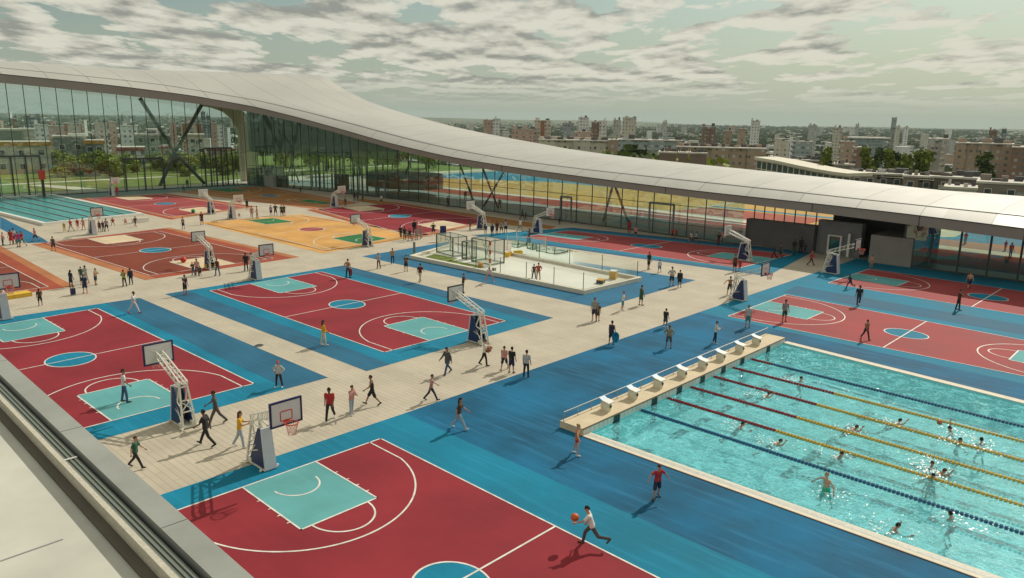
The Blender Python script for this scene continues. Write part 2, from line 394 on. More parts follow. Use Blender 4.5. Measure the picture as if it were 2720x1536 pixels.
def bil(q, a, b):
    return tuple((q[0][i]*(1-a)+q[1][i]*a)*(1-b)+(q[3][i]*(1-a)+q[2][i]*a)*b for i in (0, 1))
def court(name, q, pad, cols, darks=(None, None), near_half=False, lines=True, W=15.0, L=28.0):
    """q: inner court corners FL, FR, NR, NL (metres); cols: floor, key, circle, line, pad, dark strip"""
    mf, mk, mc, ml, mp, md = cols
    mats = [mp, md or mp, mf, mk, mc, ml]; mb = MB()
    if pad:
        mb.flat(pad, .005, 0)
        for side, w in ((0, darks[0]), (1, darks[1])):
            if not w: continue
            W_ = math.dist(pad[0], pad[1]); f = w/W_
            a0, a1 = (0, f) if side == 0 else (1-f, 1)
            mb.flat([bil(pad, a0, 0), bil(pad, a1, 0), bil(pad, a1, 1), bil(pad, a0, 1)], .009, 1)
    mb.flat(q, .013, 2)
    def P(x, y): return bil(q, x/W, y/L)
    def poly(pts, z, mi): mb.flat([P(*p) for p in pts], z, mi)
    lw = .105
    def line(pts, z=.022):
        for (x0, y0), (x1, y1) in zip(pts, pts[1:]):
            dx, dy = x1-x0, y1-y0; l = math.hypot(dx, dy) or 1; nx, ny = -dy/l*lw/2, dx/l*lw/2; ex, ey = dx/l*lw/2, dy/l*lw/2
            poly([(x0+nx-ex, y0+ny-ey), (x1+nx+ex, y1+ny+ey), (x1-nx+ex, y1-ny+ey), (x0-nx-ex, y0-ny-ey)], z, 5)
    def arc(cx, cy, r, a0, a1, n=28):
        v = []
        for k in range(n+1):
            a = rad(a0+(a1-a0)*k/n); v.append((r+lw/2, a)); 
        f = []
        pts = [(cx+(r+lw/2)*math.cos(a), cy+(r+lw/2)*math.sin(a)) for _, a in v]+[(cx+(r-lw/2)*math.cos(a), cy+(r-lw/2)*math.sin(a)) for _, a in v]
        w = [(*P(*p), .0225) for p in pts]
        fs = [(i, n+1+i, n+2+i, i+1) for i in range(n)]
        # keep normals up
        mb.add(w, [q_[::-1] for q_ in fs], 5)
    zl = .022
    line([(0, 0), (W, 0), (W, L), (0, L), (0, 0)]); 
    poly([(W/2+1.8*math.cos(2*math.pi*k/36), L/2+1.8*math.sin(2*math.pi*k/36)) for k in range(36)], .0175, 4)
    arc(W/2, L/2, 1.8, 0, 360, 40); line([(0, L/2), (W, L/2)], .0265)
    for e in (0, 1):
        Y = (lambda y: y) if e == 0 else (lambda y: L-y)
        poly([(W/2-2.45, Y(0)), (W/2+2.45, Y(0)), (W/2+2.45, Y(5.8)), (W/2-2.45, Y(5.8))], .0175, 3)
        line([(W/2-2.45, Y(0)), (W/2-2.45, Y(5.8)), (W/2+2.45, Y(5.8)), (W/2+2.45, Y(0))], .0265)
        sgn = 1 if e == 0 else -1
        arc(W/2, Y(5.8), 1.8, 0, 180*sgn); arc(W/2, Y(1.575), 1.35, 0, 180*sgn)
        a = math.degrees(math.acos((W/2-.9)/6.75))
        arc(W/2, Y(1.575), 6.75, a*sgn, (180-a)*sgn, 44)
        y3 = 1.575+6.75*math.sin(rad(a))
        for x in (.9, W-.9): line([(x, Y(0)), (x, Y(y3))], zl)
        for sx in (-1, 1):
            for yy in (1.9, 3.0, 3.9, 4.8): poly([(W/2+sx*2.5, Y(yy)), (W/2+sx*2.66, Y(yy)), (W/2+sx*2.66, Y(yy+.07)), (W/2+sx*2.5, Y(yy+.07))], .0265, 5)
    o = mb.build(name, mats); tag(o, kind='structure'); return o
# --- near row
blue_cols = (M_RED, M_TEAL, M_BLUE, M_LINE, M_BLUE, M_DBLUE)
rose_cols = (M_RED2, M_TEAL, M_BLUE, M_LINE, M_BLUE, M_DBLUE)
# blue apron of the near row and the pool deck, either side of the basin
deck = MB()
deck.flat(u((9, 39.6), (31.5, 39.5), (30.6, -12), (9, -12)), .005, 0)
yb = PY0
deck.flat(u((31.5, 39.5), (72.0, 39.9), (71.6, PY1), (31.2, PY1)), .006, 1)
deck.flat(u((31.2, PY1), (pool_x0(PY1), PY1), (pool_x0(yb), yb), (30.6, yb)), .006, 1)
deck.flat(u((pool_x1(PY1), PY1), (71.6, PY1), (69.5, yb), (pool_x1(yb), yb)), .006, 1)
deck.flat(u((69.5, -12), (72.0, 39.9), (119.6, 40.2), (117.5, -12)), .005, 0)
deck.flat(u((88.6, 37.9), (93.2, 38.2), (91.6, -12), (87.2, -12)), .010, 2)
tag(deck.build('sports_deck', [M_BLUE, M_DECK, M_DBLUE]), kind='structure')
court('basketball_court', u((13.5, 37.3), (27.7, 37.2), (27.0, 7.4), (12.9, 7.4)), None, blue_cols)
court('basketball_court', u((72.9, 36.9), (87.6, 37.0), (85.0, 5.6), (72.9, 5.6)), None, rose_cols)
court('basketball_court', u((98.2, 36.2), (112.5, 35.9), (110.6, 3.0), (96.6, 3.0)), None, rose_cols)
# --- second row
court('basketball_court', u((11.5, 83.4), (27.0, 84.6), (27.1, 52.2), (11.5, 52.0)), u((7.0, 87), (32.0, 86.4), (31.9, 49.5), (7, 49.4)), blue_cols, (0, 3.6*K))
def Q(*p): return [D(*a) for a in p]
court('basketball_court', Q((527, 732), (808, 684), (1272, 808), (967, 887)), Q((415, 740), (866, 668), (1392, 800), (922, 934)), blue_cols, (2.6*K, 2.4*K))
rk = MB(); rk.flat(Q((910, 645), (1130, 608), (1750, 705), (1510, 776)), .006)
tag(rk.build('rink_apron', M_MBLUE), kind='structure')
court('basketball_court', Q((1310, 597), (1430, 580), (1995, 640), (1860, 675)), Q((1185, 592), (1440, 573), (2045, 634), (1930, 695)), rose_cols, (1.6*K, 2.5*K))
# --- third row
br_cols = (M_BROWN, M_CREAMK, M_BLUE, M_LINE, M_BRICK, M_TAN)
court('basketball_court', Q((118, 612), (400, 582), (688, 650), (378, 694)), Q((78, 615), (425, 573), (755, 647), (365, 705)), br_cols, (1.2, 1.0))
court('basketball_court', u((12, 132), (27.0, 131.6), (26.6, 99), (12, 99)), u((9, 134), (30.4, 134), (28.9, 97.4), (9, 97)), br_cols, (0, 1.0))
och = (M_OCHRE, M_GREEN, M_RED2, M_LINE, M_OCHRE, M_ODARK)
court('basketball_court', Q((548, 560), (752, 544), (1045, 588), (818, 630)), Q((500, 560), (755, 540), (1080, 590), (810, 638)), och)
od = MB()
for a, b in (((520, 563), (822, 631)), ((757, 543), (1066, 592)), ((822, 631), (1066, 592))):
    p, q = D(*a), D(*b); od.bar((p[0], p[1], .012), (q[0], q[1], .012), .45, .004)
tag(od.build('court_border', M_ODARK), kind='structure')
red3 = (M_RED, M_CREAMK, M_BLUE, M_LINE, M_TAN, M_BRICK)
court('basketball_court', Q((795, 527), (985, 513), (1235, 555), (1035, 594)), Q((770, 528), (1000, 510), (1250, 556), (1035, 602)), red3, (.9, .9))
# --- fourth row
court('basketball_court', Q((222, 500), (408, 490), (618, 522), (430, 546)), Q((200, 500), (418, 487), (645, 520), (430, 553)), (M_RED2, M_CREAMK, M_MBLUE, M_LINE, M_TAN, M_BRICK), (.9, .9))
court('basketball_court', Q((455, 481), (640, 470), (860, 508), (795, 518)), Q((425, 481), (645, 466), (905, 511), (790, 526)), (M_ODARK, M_GREEN, M_MBLUE, M_LINE, M_TAN, M_ODARK), (.9, .9))
walk = MB(); walk.flat(Q((905, 500), (1000, 510), (1400, 570), (1385, 577), (1240, 563), (900, 506)), .004)
tag(walk.build('brown_walkway', M_ODARK), kind='structure')
wb = MB(); wb.flat(Q((0, 545), (0, 575), (70, 612), (122, 610), (108, 600)), .005)
tag(wb.build('blue_apron', M_MBLUE), kind='structure')

# --- grounds behind the hall wing
far = MB()
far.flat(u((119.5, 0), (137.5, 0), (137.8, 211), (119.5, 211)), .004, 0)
far.flat(u((137.6, 62), (147.2, 60), (150.2, 120), (147, 186), (137.8, 186)), .005, 1)
far.flat(u((150.6, 92), (189, 92), (190, 158), (168, 196), (149.5, 196)), .005, 2)
far.flat(u((188.5, 92), (214, 92), (214, 205), (164, 205), (189.4, 160)), .009, 3)
far.flat(u((151.5, 50), (214, 50), (214, 91), (152.5, 91)), .005, 2)
far.flat(u((150, 62), (164.5, 62), (164.5, 90.5), (150.5, 92)), .010, 1)
far.flat(u((166, 60), (168.5, 60), (168.5, 91), (166, 91)), .014, 3)
far.flat(u((124, 0), (214, 0), (214, 46), (124, 44)), .006, 3)
far.flat(u((136, 5), (156, 5), (152, 38), (136, 38)), .011, 4)
far.flat(u((140.5, 5), (144.2, 5), (144.2, 36), (140.5, 36)), .016, 5)
far.flat(u((157, 36), (214, 38), (214, 49), (151, 49), (146, 44)), .0155, 5)
far.flat(u((144.0, 58), (146.5, 58), (151.0, 120), (149.4, 150), (147.5, 186), (145.2, 186), (148.3, 120)), .018, 6)
far.flat(u((141.6, 60), (142.6, 60), (143.5, 100), (142.6, 100)), .019, 6)
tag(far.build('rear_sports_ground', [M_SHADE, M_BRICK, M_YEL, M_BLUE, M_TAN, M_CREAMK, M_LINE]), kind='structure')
pth = MB(); pth.flat(u((-60, 211.6), (216, 211.6), (216, 217), (-60, 217)), .006); pth.flat(u((68, 217), (74, 217), (66, 240), (62, 240)), .006); pth.flat(u((-40, 238), (200, 252), (200, 255), (-40, 241)), .006)
pth.flat(u((98, 217), (150, 217), (150, 229), (116, 226)), .007)
tag(pth.build('garden_path', M_CREAM), kind='structure')
apr = MB(); apr.flat(u((20, 196), (112, 198), (112, 208), (20, 208)), .007); 
tag(apr.build('hall_apron', mat('teal_apron', (.10, .19, .17), .6, .1)), kind='structure')
# ------------------------------------------------------------------ the glazed hall
def curve(pts):
    xs = [p[0]*1.0559 for p in pts]; ys = [p[1]*1.0559 for p in pts]
    def f(x):
        if x < xs[0]: return ys[0]+(ys[1]-ys[0])/(xs[1]-xs[0])*(x-xs[0])
        if x > xs[-1]: return ys[-1]+(ys[-1]-ys[-2])/(xs[-1]-xs[-2])*(x-xs[-1])
        return float(np.interp(x, xs, ys))
    return f
F_TOP = curve([(0,186),(150,201),(250,211),(375,226),(500,243),(644,269),(750,295),(869,328),(969,357),(1044,375),(1119,392),(1200,406),(1288,420),(1388,434),(1488,447),(1588,460),(1688,473),(1800,486),(1932,499),(2182,526),(2432,556),(2576,574)])
F_BOT = curve([(0,209),(150,223),(350,244.5),(500,262),(644,284.5),(750,308),(869,341),(1006,379.5),(1131,410),(1210,424),(1288,436.5),(1438,458),(1588,478),(1738,497),(1888,515.5),(2099,541),(2307,568),(2432,585),(2576,605)])
F_CRE = curve([(0,171),(225,193),(400,212),(644,252),(750,276),(869,307),(1044,354),(1160,380),(1288,402),(1400,418),(1538,434),(1735,455),(1932,475.5),(2182,503),(2432,529),(2576,544)])
F_BACK = curve([(0,154.5),(250,169),(350,175),(644,184.5),(809,189.5),(869,227),(919,252),(977,273),(1036,291),(1144,319.5),(1216,335),(1288,349),(1438,376),(1538,390),(1713,409),(1932,431.5),(2182,458),(2357,478),(2576,494)])
keyF = [(12,200),(60,200),(85,199.3),(97,196.5),(104,190),(108,178),(111,160),(113,140),(114,110),(114.3,60),(113,35),(111.5,18),(109,-6)]
keyB = [(10,222),(64,222),(97,222),(124,222),(144.6,222),(147,203),(148,178),(148,152),(148.5,116),(149,64),(149,37),(149.5,20),(150,-6)]
def catmull(P, n):
    out = []
    for i in range(len(P)-1):
        p0 = P[max(i-1, 0)]; p1 = P[i]; p2 = P[i+1]; p3 = P[min(i+2, len(P)-1)]
        for k in range(n):
            t = k/n; out.append(tuple(.5*((2*p1[j])+(-p0[j]+p2[j])*t+(2*p0[j]-5*p1[j]+4*p2[j]-p3[j])*t*t+(-p0[j]+3*p1[j]-3*p2[j]+p3[j])*t**3) for j in (0, 1)))
    out.append(P[-1]); return out
NS = 8
SF = [(a*K, b*K) for a, b in catmull(keyF, NS)]
SB = []
for i in range(len(keyB)-1):
    for k in range(NS): t = k/NS; SB.append(((keyB[i][0]*(1-t)+keyB[i+1][0]*t)*K, (keyB[i][1]*(1-t)+keyB[i+1][1]*t)*K))
SB.append((keyB[-1][0]*K, keyB[-1][1]*K))
def smooth(a, n=2, pin=()):
    a = list(a)
    for _ in range(n): a = [a[0]]+[(a[i-1]+a[i]*2+a[i+1])/4 if i not in pin else a[i] for i in range(1, len(a)-1)]+[a[-1]]
    return a
ZF = smooth([z_at(*p, F_TOP) for p in SF], 3); ZB0 = smooth([z_at(*p, F_BOT) for p in SF], 3)
CR = []
for f, b in zip(SF, SB):
    d = math.dist(f, b); t = 3.4*K/d; CR.append((f[0]+(b[0]-f[0])*t, f[1]+(b[1]-f[1])*t))
ZC = smooth([z_at(*p, F_CRE) for p in CR], 3); ZT = [z_at(*p, F_BACK) for p in SB]
hall = thing('sports_hall', 'long sports hall with a sweeping pale roof wave over tall glass walls behind the courts', 'sports hall')

def roof_mat():
    m = bpy.data.materials.new('roof_panels'); m.use_nodes = True; t = m.node_tree; b = t.nodes['Principled BSDF']
    uv = N(t, 'ShaderNodeUVMap', uv_map='UVMap'); s = N(t, 'ShaderNodeSeparateXYZ'); t.links.new(uv.outputs[0], s.inputs[0])
    def seam(step, w, x): return math_(t, 'LESS_THAN', math_(t, 'ABSOLUTE', math_(t, 'SUBTRACT', math_(t, 'FRACT', math_(t, 'DIVIDE', x, step)), .5)), w/step/2)
    tc0 = N(t, 'ShaderNodeTexCoord'); sx = N(t, 'ShaderNodeSeparateXYZ'); t.links.new(tc0.outputs['Object'], sx.inputs[0])
    right = math_(t, 'GREATER_THAN', s.outputs[0], 105.0); left = math_(t, 'LESS_THAN', s.outputs[0], 100.0)
    s1 = math_(t, 'ADD', math_(t, 'MULTIPLY', seam(7.2, .13, s.outputs[0]), right), math_(t, 'MULTIPLY', seam(7.5, .16, sx.outputs[0]), left)); s2 = math_(t, 'MULTIPLY', seam(2.4, .045, s.outputs[0]), right); s3 = seam(7.5, .06, s.outputs[1])
    sm = math_(t, 'MAXIMUM', s1, math_(t, 'MAXIMUM', math_(t, 'MULTIPLY', s2, .3), math_(t, 'MULTIPLY', s3, .12)))
    tc = N(t, 'ShaderNodeTexCoord')
    n = N(t, 'ShaderNodeTexNoise'); n.inputs['Scale'].default_value = .05; n.inputs['Detail'].default_value = 5; t.links.new(tc.outputs['Object'], n.inputs['Vector'])
    wn = N(t, 'ShaderNodeTexWhiteNoise'); wn.noise_dimensions = '2D'; cb = N(t, 'ShaderNodeCombineXYZ')
    t.links.new(math_(t, 'FLOOR', math_(t, 'ADD', math_(t, 'DIVIDE', s.outputs[0], 2.4), .5)), cb.inputs[0]); t.links.new(math_(t, 'FLOOR', math_(t, 'ADD', math_(t, 'DIVIDE', s.outputs[1], 7.5), .5)), cb.inputs[1]); t.links.new(cb.outputs[0], wn.inputs['Vector'])
    base = ramp(t, n.outputs[0], [(.3, (.44, .435, .40)), (.7, (.51, .505, .465))])
    base = mixc(t, math_(t, 'MULTIPLY', wn.outputs[0], .22), base, (.42, .41, .38))
    t.links.new(mixc(t, math_(t, 'MULTIPLY', sm, .6), base, (.12, .12, .11)), b.inputs['Base Color'])
    b.inputs['Specular IOR Level'].default_value = .25
    t.links.new(math_(t, 'ADD', math_(t, 'MULTIPLY', wn.outputs[0], .2), .42), b.inputs['Roughness'])
    b.inputs['Metallic'].default_value = .1
    return m
M_ROOF = roof_mat()
M_FASC = mat('fascia_metal', (.26, .235, .215), .5, .06, .2); M_SOFF = mat('soffit_cream', (.62, .58, .46), .6, .05, .2)
def sheet(name, rows, material, parent, uvs=None, flip=False):
    """rows: lists of equal length of 3D points"""
    v = [p for r in rows for p in r]; n = len(rows[0]); f = []
    for i in range(len(rows)-1):
        for j in range(n-1):
            q = (i*n+j, i*n+j+1, (i+1)*n+j+1, (i+1)*n+j); f.append(q[::-1] if flip else q)
    me = bpy.data.meshes.new(name); me.from_pydata(v, [], f); me.materials.append(material)
    if uvs:
        l = me.uv_layers.new(name='UVMap'); fl = [p for r in uvs for p in r]
        for lp in me.loops: l.data[lp.index].uv = fl[lp.vertex_index]
    me.polygons.foreach_set('use_smooth', [True]*len(f)); me.update()
    o = bpy.data.objects.new(name, me); COL.objects.link(o); o.parent = parent; return o
rows = []; uvs = []
arc_s = [0]
for a, b in zip(SF, SF[1:]): arc_s.append(arc_s[-1]+math.dist(a, b))
nt_ = 12
rows.append([(p[0], p[1], z) for p, z in zip(SF, ZF)]); uvs.append([(s, 0) for s in arc_s])
for k in range(nt_+1):
    t = k/nt_; r = []; uu = []
    for i in range(len(SF)):
        c, b = CR[i], SB[i]; z = ZC[i]*(1-t)+ZT[i]*t+.5*math.sin(math.pi*t)*K
        r.append((c[0]*(1-t)+b[0]*t, c[1]*(1-t)+b[1]*t, z)); uu.append((arc_s[i], 2.8+t*math.dist(c, b)))
    rows.append(r); uvs.append(uu)
roof = sheet('roof', rows, M_ROOF, hall, uvs)
# back edge and underside
under = []
TH = 1.1
for t in (0, .12, .5, 1):
    r = []
    for i in range(len(SF)):
        f, b = SF[i], SB[i]; z0 = ZB0[i]; z1 = ZT[i]-TH
        zz = z0*(1-t)+z1*t
        if t == .12: zz = z0+.15
        r.append((f[0]*(1-t)+b[0]*t, f[1]*(1-t)+b[1]*t, zz))
    under.append(r)
sheet('soffit', under, M_SOFF, hall, flip=True)
sheet('roof_edge', [rows[-1], under[-1]], M_FASC, hall)
fr = [[(p[0], p[1], z-.10) for p, z in zip(SF, ZF)], [(p[0], p[1], z) for p, z in zip(SF, ZB0)]]
fasc = sheet('fascia', fr, M_FASC, hall, flip=True)
# shadow gap along the top of the fascia, gutter seam along the crease
gap = MB()
for i in range(len(SF)-1):
    a, b = SF[i], SF[i+1]; gap.bar((a[0], a[1], ZF[i]-.05), (b[0], b[1], ZF[i+1]-.05), .16, .1)
gap.build('drip_edge', M_DARK, fasc)
cr = MB()
for i in range(len(CR)-1):
    a, b = CR[i], CR[i+1]; cr.bar((a[0], a[1], ZC[i]+.02), (b[0], b[1], ZC[i+1]+.02), .13, .05)
cr.build('gutter_seam', M_GREY, roof)
for i in range(NS*8, len(SF)-1, 6):      # joints in the fascia
    p = SF[i]; MB().box(p[0]-.06, p[0]-.02, p[1]-.03, p[1]+.03, ZB0[i]+.02, ZF[i]-.12).build('fascia_joint', M_DARK, fasc)
def soffit_z(x, y):
    """height of the underside above a wall point (metres)"""
    best = min(range(len(SF)), key=lambda i: min(math.dist((SF[i][0]*(1-t)+SB[i][0]*t, SF[i][1]*(1-t)+SB[i][1]*t), (x, y)) for t in (0, .12, .2, .3, .5)))
    f, b = SF[best], SB[best]; d = math.dist(f, b); t = max(.0, min(1, ((x-f[0])*(b[0]-f[0])+(y-f[1])*(b[1]-f[1]))/d/d))
    z0, z5 = ZB0[best], (ZB0[best]*.5+(ZT[best]-TH)*.5)
    if t < .12: return z0+.15*t/.12
    return z0+.15+(z5-z0-.15)*(t-.12)/.38

def glass_mat(name, tint, refl=.10, rough=.02):
    m = bpy.data.materials.new(name); m.use_nodes = True; t = m.node_tree; t.nodes.clear()
    tr = N(t, 'ShaderNodeBsdfTransparent'); tr.inputs[0].default_value = (*tint, 1)
    gl = N(t, 'ShaderNodeBsdfGlossy'); gl.inputs['Roughness'].default_value = rough; gl.inputs[0].default_value = (.85, .95, .92, 1)
    fr = N(t, 'ShaderNodeFresnel'); fr.inputs[0].default_value = 1.5
    tc = N(t, 'ShaderNodeTexCoord'); n = N(t, 'ShaderNodeTexNoise'); n.inputs['Scale'].default_value = .35; t.links.new(tc.outputs['Object'], n.inputs['Vector'])
    bp = N(t, 'ShaderNodeBump'); bp.inputs['Strength'].default_value = .12; bp.inputs['Distance'].default_value = .3; t.links.new(n.outputs[0], bp.inputs['Height']); t.links.new(bp.outputs[0], gl.inputs['Normal'])
    mx = N(t, 'ShaderNodeMixShader'); t.links.new(math_(t, 'ADD', fr.outputs[0], refl, True), mx.inputs[0])
    t.links.new(tr.outputs[0], mx.inputs[1]); t.links.new(gl.outputs[0], mx.inputs[2])
    o = N(t, 'ShaderNodeOutputMaterial'); t.links.new(mx.outputs[0], o.inputs[0]); return m
M_GLASS = glass_mat('hall_glass', (.62, .81, .76), .14)
M_GLASSL = glass_mat('garden_side_glass', (.76, .89, .86), .13)
def bay(p, q, zb, transoms, gmat, w=.11):
    """one glazing bay from p to q (metres), glass pane with its own mullion frame"""
    zp, zq = soffit_z(*p), soffit_z(*q)
    g = MB(); g.add([(*p, zb), (*q, zb), (*q, zq), (*p, zp)], [(0, 1, 2, 3)])
    o = g.build('glass_panel', gmat, hall)
    f = MB(); f.bar((p[0], p[1], zb), (p[0], p[1], zp), w, w)
    f.bar((*p, zb+.08), (*q, zb+.08), .16, .16); f.bar((*p, zp-.06), (*q, zq-.06), .12, .12)
    for t in transoms:
        if t < min(zp, zq): f.bar((*p, t), (*q, t), .09, .07)
    f.build('mullion', M_FRAME, o); return o
x = 18*K
while x < 107*K:
    bay((x, 207.5*K), (min(x+3.4*K, 109*K), 207.5*K), 0, (2.9*K*.9+1.3, 9*K), M_GLASSL); x += 3.4*K
pts = [(109.5, 207.5), (113, 192), (115.6, 176), (117, 160), (118, 145), (118.3, 120), (118.4, 90), (118.4, 58.5)]
path = []
for a, b in zip(pts, pts[1:]):
    n = max(1, round(math.dist(a, b)/3.55))
    for k in range(n): path.append((a[0]+(b[0]-a[0])*k/n, a[1]+(b[1]-a[1])*k/n))
path.append(pts[-1])
for a, b in zip(path, path[1:]):
    bay((a[0]*K, a[1]*K), (b[0]*K, b[1]*K), 0, (2.2*K, 4.4*K+.9, 9.5*K), M_GLASS)
y = 33.5
while y > -3:
    bay((118.4*K, y*K), (118.4*K, (y-3.6)*K), 0, (), M_GLASS, .2); y -= 3.6
# solid entrance block between the two runs of glass
def part(name, mb, m, label=None):
    o = mb.build(name, m, hall)
    if label: o['label'] = label
    return o
uu_ = lambda *a: [c*K for c in a]
part('entrance_wall', MB().box(*uu_(119.5, 121), *uu_(47, 58.5), 0, 4.3*K), M_DGREY)
part('entrance_wall', MB().box(*uu_(120.5, 122), *uu_(40.2, 46.9), 0, 5.2*K), mat('slate_cladding', (.20, .20, .21), .6, .1, .5))
dd = MB(); dd.box(*uu_(120.3, 120.45), *uu_(45.6, 46.2), 0, 2.6*K); dd.box(*uu_(120.3, 120.45), *uu_(42.5, 43.1), 0, 2.6*K)
door = part('entrance_door', MB().box(*uu_(120.28, 120.4), *uu_(43.2, 44.8), .05, 2.75*K), M_GLASS)
fm = MB()
for yy in (43.05, 44.95): fm.box(*uu_(120.1, 120.45), *uu_(yy-.12, yy+.12), 0, 2.9*K)
fm.box(*uu_(120.1, 120.45), *uu_(42.93, 45.07), 2.9*K, 3.1*K); fm.build('door_frame', M_WHITE, door)
part('entrance_post', MB().box(*uu_(119.9, 120.3), *uu_(41.6, 41.95), 0, 3.6*K), M_WHITE)
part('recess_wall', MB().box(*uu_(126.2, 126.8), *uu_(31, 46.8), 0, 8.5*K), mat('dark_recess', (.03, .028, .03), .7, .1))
part('plant_room', MB().box(*uu_(118.0, 126), *uu_(32.2, 38.0), 0, 4.1*K), mat('taupe_cladding', (.30, .275, .25), .6, .1, .5))
part('clerestory_frame', (lambda m: [m.bar((118.5*K, yy*K, 4.3*K), (118.5*K, yy*K, 7.5*K), .12) for yy in np.arange(46.5, 58, 1.7)] and m)(MB()), M_FRAME)
# upper solid band behind the glass at the corner
ub = MB()
for a, b in zip(path[:12], path[1:13]):
    ub.add([((a[0]+1)*K, a[1]*K, 9.4*K), ((b[0]+1)*K, b[1]*K, 9.4*K), ((b[0]+1)*K, b[1]*K, soffit_z(b[0]*K, b[1]*K)), ((a[0]+1)*K, a[1]*K, soffit_z(a[0]*K, a[1]*K))], [(0, 1, 2, 3)])
part('upper_wall', ub, mat('grey_lining', (.36, .37, .36), .7, .08, .3))
cw = MB(); cw.box(*uu_(110.5, 122), *uu_(209, 209.6), 0, 4.6*K); cw.box(*uu_(111, 116), *uu_(196, 209), 0, 3*K)
part('core_wall', cw, mat('pale_lining', (.30, .33, .31), .7, .06))
part('core_door', MB().box(*uu_(112.6, 113.0), *uu_(194.9, 195.6), 0, 2.6*K), mat('oxblood_door', (.10, .02, .015), .6, .1))
# big crossed steel columns
def strut(p0, p1, r=.34, name='steel_column'):
    return MB().tube(p0, p1, r, r*.85, 10).build(name, mat_steel, hall, smooth=False)
mat_steel = mat('green_black_steel', (.09, .13, .115), .45, .1, metal=.2)
def onY(t, x, y, Y):
    p = px(t, x, y); w = ray(p); k = Y/w[1]; return (float(w[0]*k), Y, float(H+w[2]*k))
def onX(t, x, y, X):
    p = px(t, x, y); w = ray(p); k = X/w[0]; return (X, float(w[1]*k), float(H+w[2]*k))
Yb = 209.5*K
for a, b in (((352, 247), (440, 385)), ((440, 385), (515, 462)), ((507, 264), (440, 385)), ((440, 385), (402, 468))):
    strut(onY('D', *a, Yb), onY('D', *b, Yb), .42)
Xb = 124*K
for a, b in (((645, 345), (735, 395)), ((750, 370), (735, 408)), ((735, 408), (715, 470)), ((735, 408), (755, 468)), ((735, 400), (735, 475)),
             ((1150, 395), (1181, 478)), ((1215, 425), (1236, 480)), ((1268, 432), (1240, 480)), ((1538, 480), (1524, 533)), ((1553, 484), (1572, 536)), ((1040, 385), (1015, 452))):
    p0, p1 = Vector(onX('D', *a, Xb)), Vector(onX('D', *b, Xb)); p1 = p0.lerp(p1, max(1, p0.z/max(.1, p0.z-p1.z))) if b[1] > 440 else p1; strut(p0+(p0-p1)*.15 if a[1] < 540 and (p0-p1).length > 2 else p0, p1, .21)
# dark portals standing in the glass
def portal_y(xa, xb, zt, n):
    m_ = MB(); y_ = 206.9*K
    for k in range(n+1):
        x_ = (xa+(xb-xa)*k/n)*K; m_.bar((x_, y_, 0), (x_, y_, zt*K), .26)
    m_.bar((xa*K, y_, zt*K), (xb*K, y_, zt*K), .35); part('door_portal', m_, M_FRAME)
portal_y(45, 57, 9.5, 4); portal_y(76, 85.5, 8.2, 2); portal_y(97, 105, 10.5, 5)
def portal_x(ya, yb_, zt):
    m_ = MB(); x_ = 117.4*K
    for y_ in (ya, yb_): m_.bar((x_, y_*K, 0), (x_, y_*K, zt*K), .22)
    m_.bar((x_, ya*K, zt*K), (x_, yb_*K, zt*K), .22, .3); part('door_portal', m_, mat('portal_steel', (.16, .19, .19), .5, .1))
portal_x(76.2, 71.2, 5.6); portal_x(97, 94.3, 5.0); portal_x(156, 153.5, 4.2)
# cream arch framing the garden side
arch = MB(); ap = [(500, 266), (530, 271), (560, 282), (580, 299), (592, 322), (598, 345)]
P0 = [onY('D', *a, 219*K) for a in ap]; P1 = [(p[0]+2.2+i*.5, p[1], p[2]+1.3) for i, p in enumerate(P0)]
P0.append((P0[-1][0], 219*K, 0)); P1.append((P1[-1][0], 219*K, 0))
for i in range(len(P0)-1):
    a, b, c, d = P0[i], P0[i+1], P1[i+1], P1[i]
    arch.add([a, b, c, d, (a[0], a[1]-.8, a[2]), (b[0], b[1]-.8, b[2]), (c[0], c[1]-.8, c[2]), (d[0], d[1]-.8, d[2])], [(0, 1, 2, 3), (7, 6, 5, 4), (0, 4, 5, 1), (2, 6, 7, 3)])
part('arch_fin', arch, M_SOFF)
# things inside the hall
mz = MB(); n = 30
cx, cy, r = 128*K, 159*K, 8.5*K
mz.prism([(cx+r*math.cos(2*math.pi*k/n), cy+r*1.4*math.sin(2*math.pi*k/n)) for k in range(n)], 2.0*K, 5.4*K)
o = mz.build('mezzanine_drum', facade('drum_lining', (.20, .17, .07), (.06, .09, .08), 1.6, 3, .4, .7)); tag(o, 'dark ochre rounded mezzanine room hanging inside the hall glass', 'mezzanine room')
cab = thing('kiosk', 'rust orange square kiosk just inside the glass beside the rounded mezzanine', 'kiosk', (*D(860, 476), 0))
MB().box(-1.2, 1.2, -1.2, 1.2, 0, 3.4).build('body', mat('rust_panel', (.22, .10, .02), .6), cab); MB().box(-1.24, -1.2, -.5, .5, 1.2, 2.6).build('panel', M_WHITE, cab)
pl = MB()
for k in range(16):
    yy = (192-k*2.0); xx = 121+.0*k
    if k % 5 != 4: pl.box(*uu_(xx, xx+.35), *uu_(yy, yy+.35), 0, 9.2*K)
part('timber_fins', pl, mat('green_grey_fin', (.16, .22, .18), .6, .1))
far_screen = MB().box(*uu_(127, 127.5), *uu_(160, 206), 8.8*K, 15*K); part('rear_wall', far_screen, mat('grey_lining_rear', (.32, .34, .33), .7))

